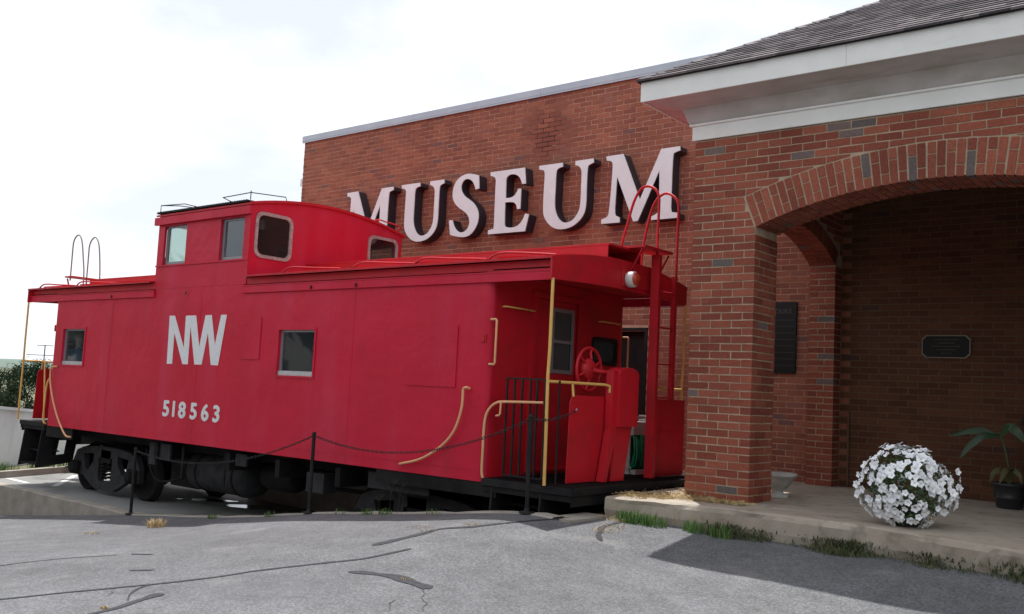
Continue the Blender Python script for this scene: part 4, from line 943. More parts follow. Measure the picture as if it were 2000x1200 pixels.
# trucks
def wheel_truck(cx):
    tr = bpy.data.objects.new('wheel_truck', None); tr.empty_display_size = .2; col.objects.link(tr); tr.parent = cab; tr.location = Vector((cx, 9.975, -.65))-cab.location
    for x in (cx-1.0, cx+1.0):
        for y, s in ((9.25, -1), (10.70, 1)):
            mb = MB(); c = (x, y, -.23)
            mb.lathe([(.06,s*.10),(.13,s*.09),(.15,s*.03),(.34,s*.02),(.36,s*.06),(.415,s*.055),(.42,-s*.02),(.455,-s*.035),(.45,-s*.065),(.15,-s*.05),(.05,-s*.05)], c, 32, 'y'); mb.build('wheel', M['under'], tr)
        mb = MB(); mb.tube([(x,9.1,-.23),(x,10.85,-.23)], .075, 12); mb.build('axle', M['under'], tr)
    for y, s in ((9.03, 1), (10.92, -1)):
        o = [(-1.17,-.33),(-1.17,-.10),(-1.06,.10),(-.80,.18),(-.3,.22),(.3,.22),(.80,.18),(1.06,.10),(1.17,-.10),(1.17,-.33),(.95,-.36),(.78,-.33),(.62,-.42),(.30,-.56),(-.30,-.56),(-.62,-.42),(-.78,-.33),(-.95,-.36)]
        hl = [[(-.80,.05),(-.42,.08),(-.42,-.05),(-.60,-.24),(-.72,-.20)], [(.42,.08),(.80,.05),(.72,-.20),(.60,-.24),(.42,-.05)], [(-.24,.02),(.24,.02),(.24,-.26),(.20,-.40),(-.20,-.40),(-.24,-.26)]]
        mb = MB(); mb.prism([(cx+u, v) for u, v in o], [[(cx+u, v) for u, v in h] for h in hl], XZ, y-.05, y+.05); sf = mb.build('side_frame', M['undergrey'], tr)
        for x in (-1.0, 1.0):
            mb = MB(); mb.box(cx+x-.12, cx+x+.12, y-s*.05-.08, y-s*.05+.08, -.34, -.10); mb.lathe([(.10,0),(.10,-s*.06),(.05,-s*.07)], (cx+x, y-s*.12, -.22), 14, 'y'); mb.build('journal_box', M['under'], tr)
        for x in (-.10, .10):
            pts = []
            for k in range(40):
                a_ = k*math.pi/4; pts.append((cx+x+.055*math.cos(a_), y+.055*math.sin(a_), -.36+.30*k/40))
            mb = MB(); mb.tube(pts, .016, 6); mb.build('spring', M['under'], tr)
    mb = MB(); mb.box(cx-.17, cx+.17, 8.98, 10.97, -.06, .16); mb.build('bolster', M['under'], tr)
    mb = MB(); mb.box(cx-.5, cx+.5, 9.4, 10.5, .12, .40); mb.build('centre_plate', M['under'], tr)
wheel_truck(-16.6); wheel_truck(-8.7)
# tanks and gear below the floor
mb = MB(); mb.lathe([(.02,-.85),(.22,-.83),(.30,-.76),(.32,-.66),(.32,.66),(.30,.76),(.22,.83),(.02,.85)], (-13.35, 9.35, .03), 28, 'x'); tk = mb.build('air_tank', M['undergrey'], cab)
for x in (-13.85, -12.85): mb = MB(); mb.lathe([(.325,0),(.335,.005),(.335,.045),(.325,.05)], (x, 9.35, .03), 28, 'x'); mb.build('strap', M['under'], tk)
mb = MB(); mb.lathe([(.02,-.40),(.17,-.38),(.20,-.30),(.20,.30),(.17,.38),(.02,.40)], (-11.85, 9.3, .10), 24, 'x'); mb.build('air_tank', M['under'], cab)
mb = MB(); mb.box(-10.62, -10.25, 8.72, 8.95, .06, .33); mb.build('battery_box', M['undergrey'], cab)
for x0, x1, z0 in ((-14.62, -14.42, .1), (-14.3, -14.0, .2), (-12.22, -11.95, .28), (-9.3, -8.2, .25)):
    mb = MB(); mb.box(x0, x1, 8.66, 8.70, z0, .46); mb.build('hanger_plate', M['undergrey'], cab)
for x in (-13.72, -12.58): mb = MB(); mb.box(x, x+.05, 8.7, 8.72, -.06, .45); mb.build('hanger', M['under'], cab)
mb = MB(); mb.tube([(-18.0,9.5,.2),(-15,9.5,.05),(-12,9.5,.0),(-7.5,9.5,.1)], .03, 8); mb.build('brake_pipe', M['under'], cab)
mb = MB(); mb.tube([(-15.2,8.95,.3),(-14.9,8.9,-.05),(-14.6,8.9,-.2),(-14.1,9.0,-.1)], .022, 8, curve=4); mb.build('air_hose', M['under'], cab)
mb = MB(); mb.box(-14.95, -14.1, 9.3, 10.8, -.30, .30); mb.build('equipment_box', M['under'], cab)
# couplers
for x, s in ((-5.92, 1), (-19.03, -1)):
    mb = MB(); mb.box(min(x, x+s*.35), max(x, x+s*.35), 9.88, 10.07, .10, .28); mb.box(min(x+s*.3, x+s*.55), max(x+s*.3, x+s*.55), 9.80, 10.15, .06, .32); 
    if s < 0: mb.build('coupler', M['under'], cab)
# cupola
UX0, UX1, UY1 = -14.6, -12.05, 11.68
def uz(y): return 4.235+.215*(1-((y-10.09)/1.68)**2)
wa, wb = (-14.42, -13.76, 3.40, 4.05), (-12.82, -12.20, 3.40, 4.05)
mb = MB(); plate(mb, UX0, UX1, 3.001, 4.235, [wa, wb], CY0-.003, CY0+.04); cup = mb.build('cupola', M['red'], cab)
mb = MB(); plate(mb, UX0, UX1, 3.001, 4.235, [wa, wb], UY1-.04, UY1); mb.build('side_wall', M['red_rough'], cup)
mb = MB(); mb.box(UX0, UX1, CY1-.02, UY1-.041, 3.0, 3.03); mb.build('cupola_base', M['red_rough'], cup)
ys = [CY0+.04+(UY1-.08-CY0)*k/20 for k in range(21)]
eh = [rrect(8.62, 9.25, 3.47, 4.11, .11), rrect(10.92, 11.55, 3.47, 4.11, .11)]
for x, s in ((UX1, 1), (UX0, -1)):
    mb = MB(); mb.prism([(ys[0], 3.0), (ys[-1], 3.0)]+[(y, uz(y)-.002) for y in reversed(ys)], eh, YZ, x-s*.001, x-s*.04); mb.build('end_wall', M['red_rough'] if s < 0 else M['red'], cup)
    for a, b in ((8.62, 9.25), (10.92, 11.55)):
        mb = MB(); mb.prism(rrect(a-.035, b+.035, 3.435, 4.145, .13), [rrect(a+.015, b-.015, 3.485, 4.095, .10)], YZ, x-s*.012, x+s*.016); wf = mb.build('window', M['gasket'], cup)
        mb = MB(); mb.box(min(x-s*.02,x-s*.014), max(x-s*.02,x-s*.014), a+.005, b-.005, 3.475, 4.105); 
        mb.build('pane', M['glass_clear'] if not (s < 0 and a > 10) else M['dark'], cup)  # far left one is an opaque dark sheet added to block the sky
for (a, b, c, d), (y, s) in ((w, q) for w in (wa, wb) for q in ((CY0, 1), (UY1, -1))):
    mb = MB(); mb.prism([(a,c),(b,c),(b,d),(a,d)], [rrect(a+.055,b-.012,c+.05,d-.03,.03)], XZ, y+s*.045, y+s*.08); mb.build('window_frame', M['alum'], cup)
    mb = MB(); mb.box(a, b, min(y+s*.06,y+s*.066), max(y+s*.06,y+s*.066), c, d); mb.build('pane', M['glass_clear'] if s < 0 or a < -14 else M['glass'], cup)
mb = MB(); mb.box(UX0-.07, UX1+.03, CY0-.055, CY0-.004, 4.075, 4.20); mb.build('cupola_fascia', M['red'], cup)
mb = MB(); mb.box(UX0-.01, UX1+.005, CY0-.018, CY0-.004, 3.372, 3.392); mb.build('belt_rail', M['red'], cup)
mb = MB(); mb.box(UX1-.05, UX1+.006, CY0-.010, CY0-.004, 3.0, 4.07); mb.build('corner_strip', M['red'], cup)
arch_roof(UX0-.05, UX1+.03, CY0-.04, UY1+.07, uz, .03).build('cupola_roof', M['red_rough'], cup)
arch_roof(UX1+.005, UX1+.032, CY0-.04, UY1+.07, lambda y: uz(y)+.012, .011).build('roof_edge', M['red'], cup)
mb = MB(); mb.box(UX0-.02, UX1-.02, CY0-.06, CY0+.16, 4.266, 4.28); wk = mb.build('roof_walk', M['black'], cup)
mb = MB(); x = UX0
while x < UX1-.03: mb.box(x, x+.018, CY0-.06, CY0+.16, 4.281, 4.298); x += .06
mb.build('grating_teeth', M['black'], cup, kind='stuff')
for pts in ([(-14.55,8.47,4.28),(-14.55,8.47,4.41),(-14.55,8.9,4.52),(-14.5,9.3,4.50)], [(-14.55,8.47,4.41),(-14.2,8.6,4.40),(-13.9,8.7,4.36)],
            [(-12.75,8.45,4.38),(-12.1,8.5,4.41),(-12.1,9.15,4.46),(-12.1,9.18,4.38)], [(-12.75,8.45,4.38),(-12.65,8.55,4.32)], [(-12.1,8.5,4.44),(-12.1,8.5,4.30)]):
    mb = MB(); mb.tube(pts, .008, 6); mb.build('roof_rail', M['undergrey'], cup)
for pts in ([(-12.05,11.09,4.36),(-12.05,11.10,4.44),(-12.05,11.64,4.40),(-12.2,11.66,4.30)], [(-12.05,11.1,4.44),(-12.3,11.14,4.42),(-12.3,11.14,4.34)]):
    mb = MB(); mb.tube(pts, .013, 6); mb.build('roof_rail', M['red_rough'], cup)
for x in (-14.0, -12.9): mb = MB(); mb.prism([(8.7,4.27),(9.25,4.36),(9.15,4.42),(8.85,4.40)], [], YZ, x-.25, x+.12); mb.build('roof_vent', M['red_rough'], cup)
mb = MB(); mb.box(-13.45, -13.38, CY0+.10, CY0+1.0, 3.05, 3.95); mb.build('sky_blocker', M['dark'], cup)  # dark panel added to block bright sky seen through the cupola
mb = MB(); mb.box(UX0+.5, UX1-.5, CY0+.4, UY1-.4, 3.02, 3.05); mb.build('cupola_floor', M['inner'], cup)
# painted letters on the side
NW = [(-14.062,2.549),(-13.911,2.547),(-13.58,2.026),(-13.592,2.543),(-13.304,2.545),(-13.153,2.046),(-13.045,2.545),(-12.879,2.546),(-12.736,2.081),(-12.629,2.545),(-12.479,2.546),(-12.614,1.768),(-12.803,1.769),(-12.944,2.272),(-13.052,1.77),(-13.248,1.768),(-13.438,2.378),(-13.433,1.767),(-13.584,1.767),(-13.886,2.272),(-13.882,1.766),(-14.037,1.763)]
mb = MB(); mb.prism(NW, [], XZ, CY0-.0015, CY0-.0045); mb.build('road_initials', M['white'], cab)
for ch, x, z_ in (('5', -13.95, .930), ('1', -13.73, .932), ('8', -13.49, .925), ('5', -13.17, .925), ('6', -12.86, .918), ('3', -12.56, .915)):
    text_mesh(ch, .345, (x, CY0-.003, z_), M['white'], cab, 'numeral', .0004, 1.16 if ch != '1' else 1.0, .004, bold=.013)

# figure inside the leftmost window
def figure():
    me = bpy.data.meshes.new('person'); o = bpy.data.objects.new('person', me); col.objects.link(o)
    x, y, z_ = -17.56, 8.80, .62
    P = [(0,0,.80),(0,0,1.0),(0,0,1.22),(0,-.02,1.36),(0,-.04,1.45),(0,-.06,1.56),(0,-.05,1.65),(.19,0,1.33),(.25,-.02,1.08),(.22,-.16,.92),(-.19,0,1.33),(-.25,-.02,1.08),(-.2,-.18,.93),(.1,0,.78),(-.1,0,.78),(.11,0,.42),(-.11,0,.42),(.11,.02,.03),(-.11,.02,.03),(.11,-.12,.02),(-.11,-.12,.02)]
    E_ = [(0,1),(1,2),(2,3),(3,4),(4,5),(5,6),(2,7),(7,8),(8,9),(2,10),(10,11),(11,12),(0,13),(13,15),(15,17),(17,19),(0,14),(14,16),(16,18),(18,20)]
    Rr = [.14,.13,.15,.06,.065,.095,.07,.065,.05,.035,.065,.05,.035,.10,.10,.065,.065,.045,.045,.035,.035]
    me.from_pydata(P, E_, []); o.location = (x, y, z_); o.rotation_euler = (0, 0, R(55))
    md = o.modifiers.new('s', 'SKIN')
    for v, r_ in zip(me.skin_vertices[0].data, Rr): v.radius = (r_, r_)
    me.skin_vertices[0].data[0].use_root = True
    o.modifiers.new('b', 'SUBSURF').levels = 2
    bpy.context.view_layer.update(); ev = o.evaluated_get(bpy.context.evaluated_depsgraph_get()); m2 = bpy.data.meshes.new_from_object(ev); o.modifiers.clear(); o.data = m2
    m2.materials.append(M['cloth']); m2.materials.append(M['person_skin'])
    for p in m2.polygons: p.use_smooth = True; p.material_index = 1 if (p.center.z > 1.38 or (p.center.z < .97 and abs(p.center.x) > .15)) else 0
    o['label'] = 'person in dark blue clothing standing inside the leftmost caboose window'; o['category'] = 'person'
    hb = MB(); hb.lathe([(.02,.105),(.07,.085),(.105,.03),(.108,-.03),(.09,-.07)], (0, .0, 1.61), 16); hr = hb.build('hair', M['hair'], None); hr.parent = o; hr.location = (0, -.03, 0)
    return o
figure()

# ------------------------------------------------------------------ chain posts and chains
posts = [((-14.24, 8.2, float(zt(-14.24, 8.18))), 'thin black chain post standing at the sloping kerb near the left truck'),
         ((-9.89, 8.2, float(zt(-9.89, 8.18))), 'thin black chain post at the kerb in front of the caboose below its middle window'),
         ((-6.30, 8.2, float(zt(-6.3, 8.18))), 'black chain post with a round foot plate by the caboose steps'),
         ((-20.55, 10.3, -.54), 'thin black chain post beyond the hanging caboose steps')]
for (x, y, z_), lab in posts:
    t = thing('chain_post', lab, 'post', (x, y, z_), 'posts of the chain barrier')
    mb = MB(); lean = .0; mb.tube([(x, y, z_-.02), (x+lean, y, z_+1.03)], .024, 10); mb.build('shaft', M['black'], t)
    mb = MB(); mb.lathe([(.085,0),(.085,.015),(.03,.025),(.028,.06)], (x, y, z_+.012), 16); mb.build('foot_plate', M['black'], t)
    mb = MB(); mb.lathe([(.026,0),(.030,.01),(.026,.03),(.008,.04)], (x, y, z_+1.03), 12); mb.build('cap', M['black'], t)
def chain(a, b, sag, lab):
    a, b = Vector(a), Vector(b); n = int((b-a).length/.043); mb = MB()
    f = lambda t: a.lerp(b, t)-Vector((0, 0, sag*4*t*(1-t)))
    for i in range(n):
        t0, t1 = (i-.12)/n, (i+1.12)/n; p, q = f(max(t0,0)), f(min(t1,1)); d = (q-p); l = d.length; d.normalize()
        up = Vector((0,0,1)); sdv = d.cross(up).normalized(); upv = sdv.cross(d)
        w = sdv if i % 2 else upv; w = w*.013; c = (p+q)/2; h = d*l/2
        ring = [c-h+w*.5, c-h*.6+w, c+h*.6+w, c+h+w*.5, c+h-w*.5, c+h*.6-w, c-h*.6-w, c-h-w*.5]
        mb.tube(ring, .0042, 4, closed=True)
    o = mb.build('chain', M['undergrey'], None, loc=tuple(a), label=lab, category='chain', group='chains of the barrier')
tp = [Vector((p[0][0], p[0][1], p[0][2]+1.02)) for p in posts]
chain(tp[0], tp[1], .28, 'sagging chain between the left post and the middle post')
chain(tp[1], tp[2], .29, 'sagging chain between the middle post and the post by the steps')
chain(tp[2], (-6.19, 8.90, 1.42), .05, 'short chain from the post by the steps to the red end panel')

# ------------------------------------------------------------------ hose, urn, plants
t = thing('hose_reel', 'pale hose reel box standing on the caboose end platform', 'hose reel', (-6.7, 11.0, .58))
mb = MB(); mb.box(-6.82, -6.58, 10.78, 11.24, 1.10, 1.27); mb.build('top_box', M['urn'], t)
mb = MB(); mb.tube([(-6.6,10.74,1.33),(-6.6,11.26,1.33)], .018, 8); mb.build('handle', M['sill'], t)
for y in (10.76, 11.23): mb = MB(); mb.box(-6.78, -6.62, y, y+.025, .59, 1.36); mb.build('leg', M['urn'], t)
mb = MB(); mb.box(-6.84, -6.54, 10.80, 11.22, .589, .65); mb.build('base', M['urn'], t)
mb = MB()
for k in range(40):
    y = 10.80+.40*rnd.random(); z0 = .66+.06*rnd.random(); z1 = 1.05+.05*rnd.random(); x = -6.62+.07*rnd.random(); y2 = y+rnd.uniform(-.05,.05)
    mb.tube([(x, y, z1), (x+.03, y-.02, (z0+z1)/2), (x, y2, z0), (x-.06, y2+.01, z0-.02), (x-.12, y2, z0), (x-.14, y, (z0+z1)/2), (x-.10, y, z1), (x-.05, y, z1+.03)], .010, 6, closed=True, curve=0)
mb.build('garden_hose', M['hose'], None, loc=(-6.7, 11.0, .65), label='coiled green garden hose hanging on the reel on the end platform', category='hose')

t = thing('stone_urn', 'grey cast stone urn planter half hidden behind the porch pillar', 'planter', (-4.66, 10.95, .5))
mb = MB(); mb.lathe([(.13,0),(.13,.03),(.07,.05),(.065,.08),(.12,.11),(.16,.17),(.21,.24),(.225,.25),(.225,.285),(.17,.275),(.15,.22)], (-4.66, 10.95, .5), 28); mb.build('bowl', M['urn'], t)
mb = MB(); mb.box(-4.86, -4.54, 10.79, 11.11, .5-.0, .502); 
# petunias
pc = Vector((-2.79, 9.58, .855)); pet = thing('petunia_plant', 'round mound of white petunias in a pot on the porch slab', 'flowers', (pc.x, pc.y, .5))
mb = MB(); mb.lathe([(.12,0),(.13,.02),(.17,.22),(.18,.22),(.18,.25),(.16,.25),(.15,.22)], (pc.x, pc.y, .5), 20); mb.build('pot', M['pot'], pet)
def prad(d):   # uneven outline of the mound
    return (.385+.12*mnoise.noise(d*1.7+Vector((5,1,2)))+.035*mnoise.noise(d*5))*(1+.05*(1-abs(d.z)) if d.z > 0 else 1-.10*abs(d.z))
def flower_mesh(seed):
    q = random.Random(seed); mb = MB(); c = [(0,0,-.014)]; r1 = []; r2 = []
    for k in range(20):
        a_ = 2*math.pi*k/20; lobe = .5+.5*math.cos(5*a_); rr = .029+.009*lobe+q.uniform(-.0015,.0015)
        r1.append((.009*math.cos(a_), .009*math.sin(a_), -.003)); r2.append((rr*math.cos(a_), rr*math.sin(a_), .004+.004*math.cos(5*a_+1)+q.uniform(-.002,.002)))
    mid = [(.018*math.cos(2*math.pi*k/20), .018*math.sin(2*math.pi*k/20), .003) for k in range(20)]
    vs = c+r1+mid+r2; fs = [(0,1+k,1+(k+1)%20) for k in range(20)]+[(1+k,21+k,21+(k+1)%20,1+(k+1)%20) for k in range(20)]+[(21+k,41+k,41+(k+1)%20,21+(k+1)%20) for k in range(20)]
    me = bpy.data.meshes.new('flower'); me.from_pydata(vs, [], fs); me.materials.append(M['petal']); me.materials.append(M['throat'])
    for i, p in enumerate(me.polygons): p.material_index = 1 if i < 20 else 0; p.use_smooth = True
    return me
fm = [flower_mesh(s) for s in range(5)]; placed = []
spray = [Vector((.49,-.02,.18)), Vector((.52,.0,.10)), Vector((.46,.03,.06)), Vector((.50,-.05,.03)), Vector((.49,0,-.06)), Vector((.30,.05,.23)), Vector((-.43,.0,-.14))]
tries = 0
fl = [(pc+Vector((s_.x*AX[0]+s_.y*AF[0], s_.x*AX[1]+s_.y*AF[1], s_.z)), s_.normalized()) for s_ in spray]
while len(placed) < 292 and tries < 30000:
    tries += 1; d = Vector((rnd.gauss(0,1), rnd.gauss(0,1), rnd.gauss(.1,1))).normalized()
    if d.z < -.9: continue
    gap = mnoise.noise(d*3.2+Vector((9,3,1)))
    if gap < -.25 or (d.x*AF[0]+d.y*AF[1] > .35 and rnd.random() < .8): continue
    mn = rnd.uniform(.05, .12) if gap > -.05 else .16
    if any((d-e).length < mn for e in placed): continue
    placed.append(d); fl.append((pc+d*(prad(d)+rnd.uniform(-.015,.02)), d))
for p, d in fl:
    o = bpy.data.objects.new('flower', rnd.choice(fm)); col.objects.link(o); o.parent = pet
    n = (d+Vector((rnd.uniform(-.45,.45), rnd.uniform(-.65,.25), rnd.uniform(-.3,.4)))).normalized()
    o.rotation_euler = n.to_track_quat('Z', 'Y').to_euler(); s_ = rnd.uniform(.8, 1.3); o.scale = (s_, s_, s_); o.location = p-pet.location
def leaf_quad(mb, p, n, L_, W_, roll):
    n = n.normalized(); a = n.orthogonal().normalized(); a = Matrix.Rotation(roll, 3, n) @ a; b = n.cross(a)
    mb.add([p-a*L_/2, p+b*W_/2+n*W_*.15, p+a*L_/2-n*L_*.15, p-b*W_/2+n*W_*.15], [(0,1,2,3)])
mb = MB()
for k in range(2600):
    d = Vector((rnd.gauss(0,1), rnd.gauss(0,1), rnd.gauss(0,1))).normalized(); p = pc+d*(prad(d)*rnd.uniform(.55,.985))
    leaf_quad(mb, p, d+Vector((rnd.uniform(-1,1), rnd.uniform(-1,1), rnd.uniform(-1,1))), rnd.uniform(.025,.045), rnd.uniform(.014,.024), rnd.uniform(0,6.3))
for s_ in spray[:6]:
    q = pc+Vector((s_.x*AX[0]+s_.y*AF[0], s_.x*AX[1]+s_.y*AF[1], s_.z)); mb.tube([pc+(q-pc)*.6, q-Vector((0,0,.01))], .003, 4)
mb.build('leaves', M['leaf'], pet, fixn=False, kind='stuff')

# potted tropical plant
px_, py2 = -2.49, 12.62
t = thing('potted_plant', 'leggy green plant with long drooping leaves in a black pot against the back wall', 'plant', (px_, py2, .5))
mb = MB(); mb.lathe([(.13,0),(.145,.02),(.15,.10),(.165,.11),(.165,.14),(.16,.15),(.18,.26),(.195,.27),(.195,.30),(.17,.30),(.16,.26)], (px_, py2, .5), 24); mb.build('pot', M['pot'], t)
mb = MB(); mb.tube([(px_,py2,.76),(px_-.01,py2,1.0),(px_-.06,py2,1.25),(px_-.10,py2-.02,1.36)], [.018,.015,.012,.008], 8, curve=3); mb.build('stem', M['weed'], t)
M['bleaf'] = mat('broad_leaf', (.018,.055,.018), (.03,.08,.025), scale=10, rough=.45)
M['dleaf'] = mat('dry_leaf', (.11,.095,.03), (.07,.075,.025), scale=10, rough=.7)
def big_leaf(pts, w, m_, nm='leaf'):
    P = [Vector(p) for p in pts]; mb = MB(); n = 10; vs = []
    for i in range(n+1):
        u = i/n; k = min(int(u*(len(P)-1)), len(P)-2); f = u*(len(P)-1)-k; c = P[k].lerp(P[k+1], f); d = (P[k+1]-P[k]).normalized(); sdv = d.cross(Vector((0,-1,.2))).normalized()
        ww = w*math.sin(math.pi*min(1, u*.92+.08))**.8; vs += [c-sdv*ww+Vector((0,0,-.015)), c+Vector((0,0,.006)), c+sdv*ww+Vector((0,0,-.015))]
    fs = [(i*3+k, i*3+k+1, i*3+k+4, i*3+k+3) for i in range(n) for k in (0,1)]; mb.add(vs, fs, 0, True); mb.build(nm, m_, t, fixn=False)
tpx = (px_-.10, py2-.02, 1.36)
big_leaf([tpx, (-2.78,12.55,1.42), (-2.92,12.5,1.40), (-3.12,12.45,1.33)], .042, M['bleaf'])
big_leaf([tpx, (-2.76,12.5,1.36), (-2.90,12.45,1.22), (-3.0,12.4,1.06)], .042, M['bleaf'])
big_leaf([tpx, (-2.48,12.55,1.50), (-2.38,12.5,1.42), (-2.28,12.5,1.28)], .055, M['bleaf'])
big_leaf([(px_,py2,.8), (-2.56,12.55,.98), (-2.64,12.5,.93), (-2.68,12.5,.80)], .035, M['dleaf'])
big_leaf([(px_,py2,.8), (-2.50,12.55,1.0), (-2.52,12.45,.93), (-2.56,12.42,.80)], .035, M['dleaf'])
big_leaf([(px_,py2,.8), (-2.44,12.55,.98), (-2.36,12.5,.93), (-2.33,12.48,.82)], .03, M['dleaf'])
t = thing('tall_planter', 'tall black ribbed bin cut by the right edge beside the potted plant', 'bin', (-2.17, 12.75, .5))
mb = MB(); mb.lathe([(.17,0),(.20,.02),(.20,.98),(.22,1.0),(.22,1.06),(.18,1.12),(.06,1.17)], (-2.17, 12.8, .5), 24); mb.build('body', M['pot'], t)
for z_ in (.62, .95, 1.3): mb = MB(); mb.lathe([(.2015,0),(.212,.008),(.212,.03),(.2015,.038)], (-2.17, 12.8, z_), 24); mb.build('band', M['black'], t)

# ------------------------------------------------------------------ ground details
def asph_ribbon(mb, pts, w0, w1, dz=.0045, wob=.5):
    P = [Vector(p) for p in pts]; Q = []
    for i in range(len(P)-1):
        p0, p1, p2, p3 = P[max(i-1,0)], P[i], P[i+1], P[min(i+2,len(P)-1)]; n = max(2, int((p2-p1).length/.05))
        for k in range(n):
            t = k/n; Q.append(.5*((2*p1)+(p2-p0)*t+(2*p0-5*p1+4*p2-p3)*t*t+(3*p1-p0-3*p2+p3)*t**3))
    Q.append(P[-1]); vs = []; n = len(Q)
    for i, q in enumerate(Q):
        d = (Q[min(i+1,n-1)]-Q[max(i-1,0)]).normalized(); nn = Vector((-d.y, d.x)); u = i/(n-1); w = (w0+(w1-w0)*u)/2*(1+wob*mnoise.noise(Vector((q.x*6, q.y*6, 0))))
        if i in (0, n-1): w *= .3
        q = q+nn*.012*mnoise.noise(Vector((q.x*4, q.y*4, 7)))
        for s_ in (-1, 0, 1): c = q+nn*w*s_; vs.append((c.x, c.y, float(zt(c.x, c.y))+dz))
    mb.add(vs, [(i*3+k, i*3+k+1, i*3+k+4, i*3+k+3) for i in range(n-1) for k in (0,1)])
CR = {'a': ([(-7.62,2.9),(-7.44,3.29),(-7.29,3.72),(-7.02,4.29),(-6.84,4.69),(-6.74,5.06),(-6.54,5.45),(-6.31,5.82),(-6.23,6.12),(-6.19,6.35)], .035, .05),
'b': ([(-7.02,4.29),(-6.98,4.14),(-6.83,3.98),(-6.63,3.85)], .03, .01), 'c': ([(-6.63,6.28),(-6.6,6.54),(-6.55,6.9),(-6.54,7.11),(-6.28,7.28),(-6.09,7.56)], .11, .05),
'd': ([(-6.09,7.56),(-6.0,7.8),(-5.89,8.3)], .05, .03), 'e': ([(-6.04,5.47),(-5.88,5.54),(-5.6,5.6),(-5.42,5.57),(-5.17,5.55)], .07, .13),
'f': ([(-9.3,3.7),(-9.2,4.03),(-9.2,4.28),(-9.1,4.63),(-8.8,4.97)], .04, .03), 'g': ([(-8.74,5.07),(-8.45,5.14)], .05, .04), 'h': ([(-7.76,4.50),(-7.58,4.64)], .06, .05),
'i': ([(-6.40,3.3),(-6.45,3.51),(-6.49,3.7),(-6.59,3.95),(-6.66,4.15)], .03, .10), 'j': ([(-5.47,8.81),(-5.45,8.42),(-5.31,8.1),(-5.16,7.94)], .05, .05)}
for k, (p, a, b) in CR.items():
    mb = MB(); asph_ribbon(mb, p, a, b); o = mb.build('crack_seal', M['seal'], asph, fixn=False)
TC = [[(-5.21,5.52),(-5.07,5.35),(-4.91,5.23),(-4.74,5.01)], [(-5.15,5.13),(-5.08,5.01),(-4.89,4.85)], [(-7.05,3.97),(-6.85,3.79)]]
for p in TC:
    mb = MB(); Q = []
    for (x0,y0),(x1,y1) in zip(p, p[1:]):
        for k in range(4): t_ = k/4; Q.append((x0+(x1-x0)*t_+rnd.uniform(-.014,.014), y0+(y1-y0)*t_+rnd.uniform(-.014,.014)))
    asph_ribbon(mb, Q, .007, .006, .004); mb.build('crack', M['crack'], asph, fixn=False)
def blades(mb, cx, cy, rx, ry, n, h0, h1, zf, w=.004, lean=.5, flat=False):
    for k in range(n):
        a_ = rnd.uniform(0, 6.283); q = math.sqrt(rnd.random()); x = cx+rx*q*math.cos(a_); y = cy+ry*q*math.sin(a_); z_ = zf(x, y); h = rnd.uniform(h0, h1); d = rnd.uniform(0, 6.283)
        l = rnd.uniform(.1, 1)*lean*h; dx, dy = math.cos(d), math.sin(d); sx_, sy_ = -dy*w, dx*w
        if flat:
            zz = z_+rnd.uniform(.002, .02); mb.add([(x-sx_,y-sy_,zz),(x+sx_,y+sy_,zz),(x+dx*h+sx_*.5,y+dy*h+sy_*.5,zz+rnd.uniform(-.004,.03)),(x+dx*h-sx_*.5,y+dy*h-sy_*.5,zz+.002)], [(0,1,2,3)])
        else:
            mb.add([(x-sx_,y-sy_,z_-.005),(x+sx_,y+sy_,z_-.005),(x+dx*l*.4+sx_*.8,y+dy*l*.4+sy_*.8,z_+h*.6),(x+dx*l*.4-sx_*.8,y+dy*l*.4-sy_*.8,z_+h*.6),(x+dx*l,y+dy*l,z_+h*.95)], [(0,1,2,3),(3,2,4)])
za = lambda x, y: float(zt(x, y))
def stuffobj(mb, name, m_): return mb.build(name, m_, None, fixn=False, kind='stuff')
mb = MB()
for cx, cy, n in ((-5.45,8.86,260), (-5.3,8.9,200), (-5.15,8.95,120), (-4.75,9.05,160), (-4.45,9.06,130)):
    blades(mb, cx, cy, .13, .09, n, .04, .15, za)
for x, y, n in ((-8.69,8.12,60), (-8.4,8.13,60), (-10.6,8.1,40), (-9.2,8.12,25), (-11.8,8.05,70), (-7.6,8.13,25)): blades(mb, x, y, .12, .03, n, .02, .10, za, .003)
stuffobj(mb, 'grass', M['grass'])
mb = MB(); x = -4.6
while x < 1.0:
    g_ = .42+1.5*mnoise.noise(Vector((x*1.7, 0, 4)))+.5*mnoise.noise(Vector((x*6, 1, 4))); g_ = min(max(g_, .08), 1.2)
    blades(mb, x, slab_front(x)-.02-.05*g_, .10, .05+.06*g_, int(120*g_), .01, .03+.045*g_, za, .0028, 1.6); blades(mb, x, slab_front(x)+.0, .08, .025, int(60*g_), .01, .05, lambda a, b: za(a, b)+rnd.uniform(0,.10), .006, 1.3); x += .07
stuffobj(mb, 'grass', M['weed'])
mb = MB(); zs_ = lambda x, y: .5
for i_ in range(900):
    x_ = rnd.gauss(-5.22, .17); y_ = min(rnd.gauss(9.66, .16), 9.79 if x_ > -5.3 else 10.2); hh_ = max(0, .10-.5*math.hypot(x_+5.28, y_-9.78)); z_ = .502+hh_*rnd.random(); a_ = rnd.uniform(0, 6.28); l_ = rnd.uniform(.04, .17)/2; b_ = Vector((math.cos(a_)*l_, math.sin(a_)*l_, rnd.uniform(-.02, .03)))
    c_ = Vector((x_, y_, max(z_, .505+abs(b_.z)))); w_ = Vector((-math.sin(a_), math.cos(a_), 0))*.0016; mb.add([c_-b_-w_, c_-b_+w_, c_+b_+w_, c_+b_-w_], [(0,1,2,3)])
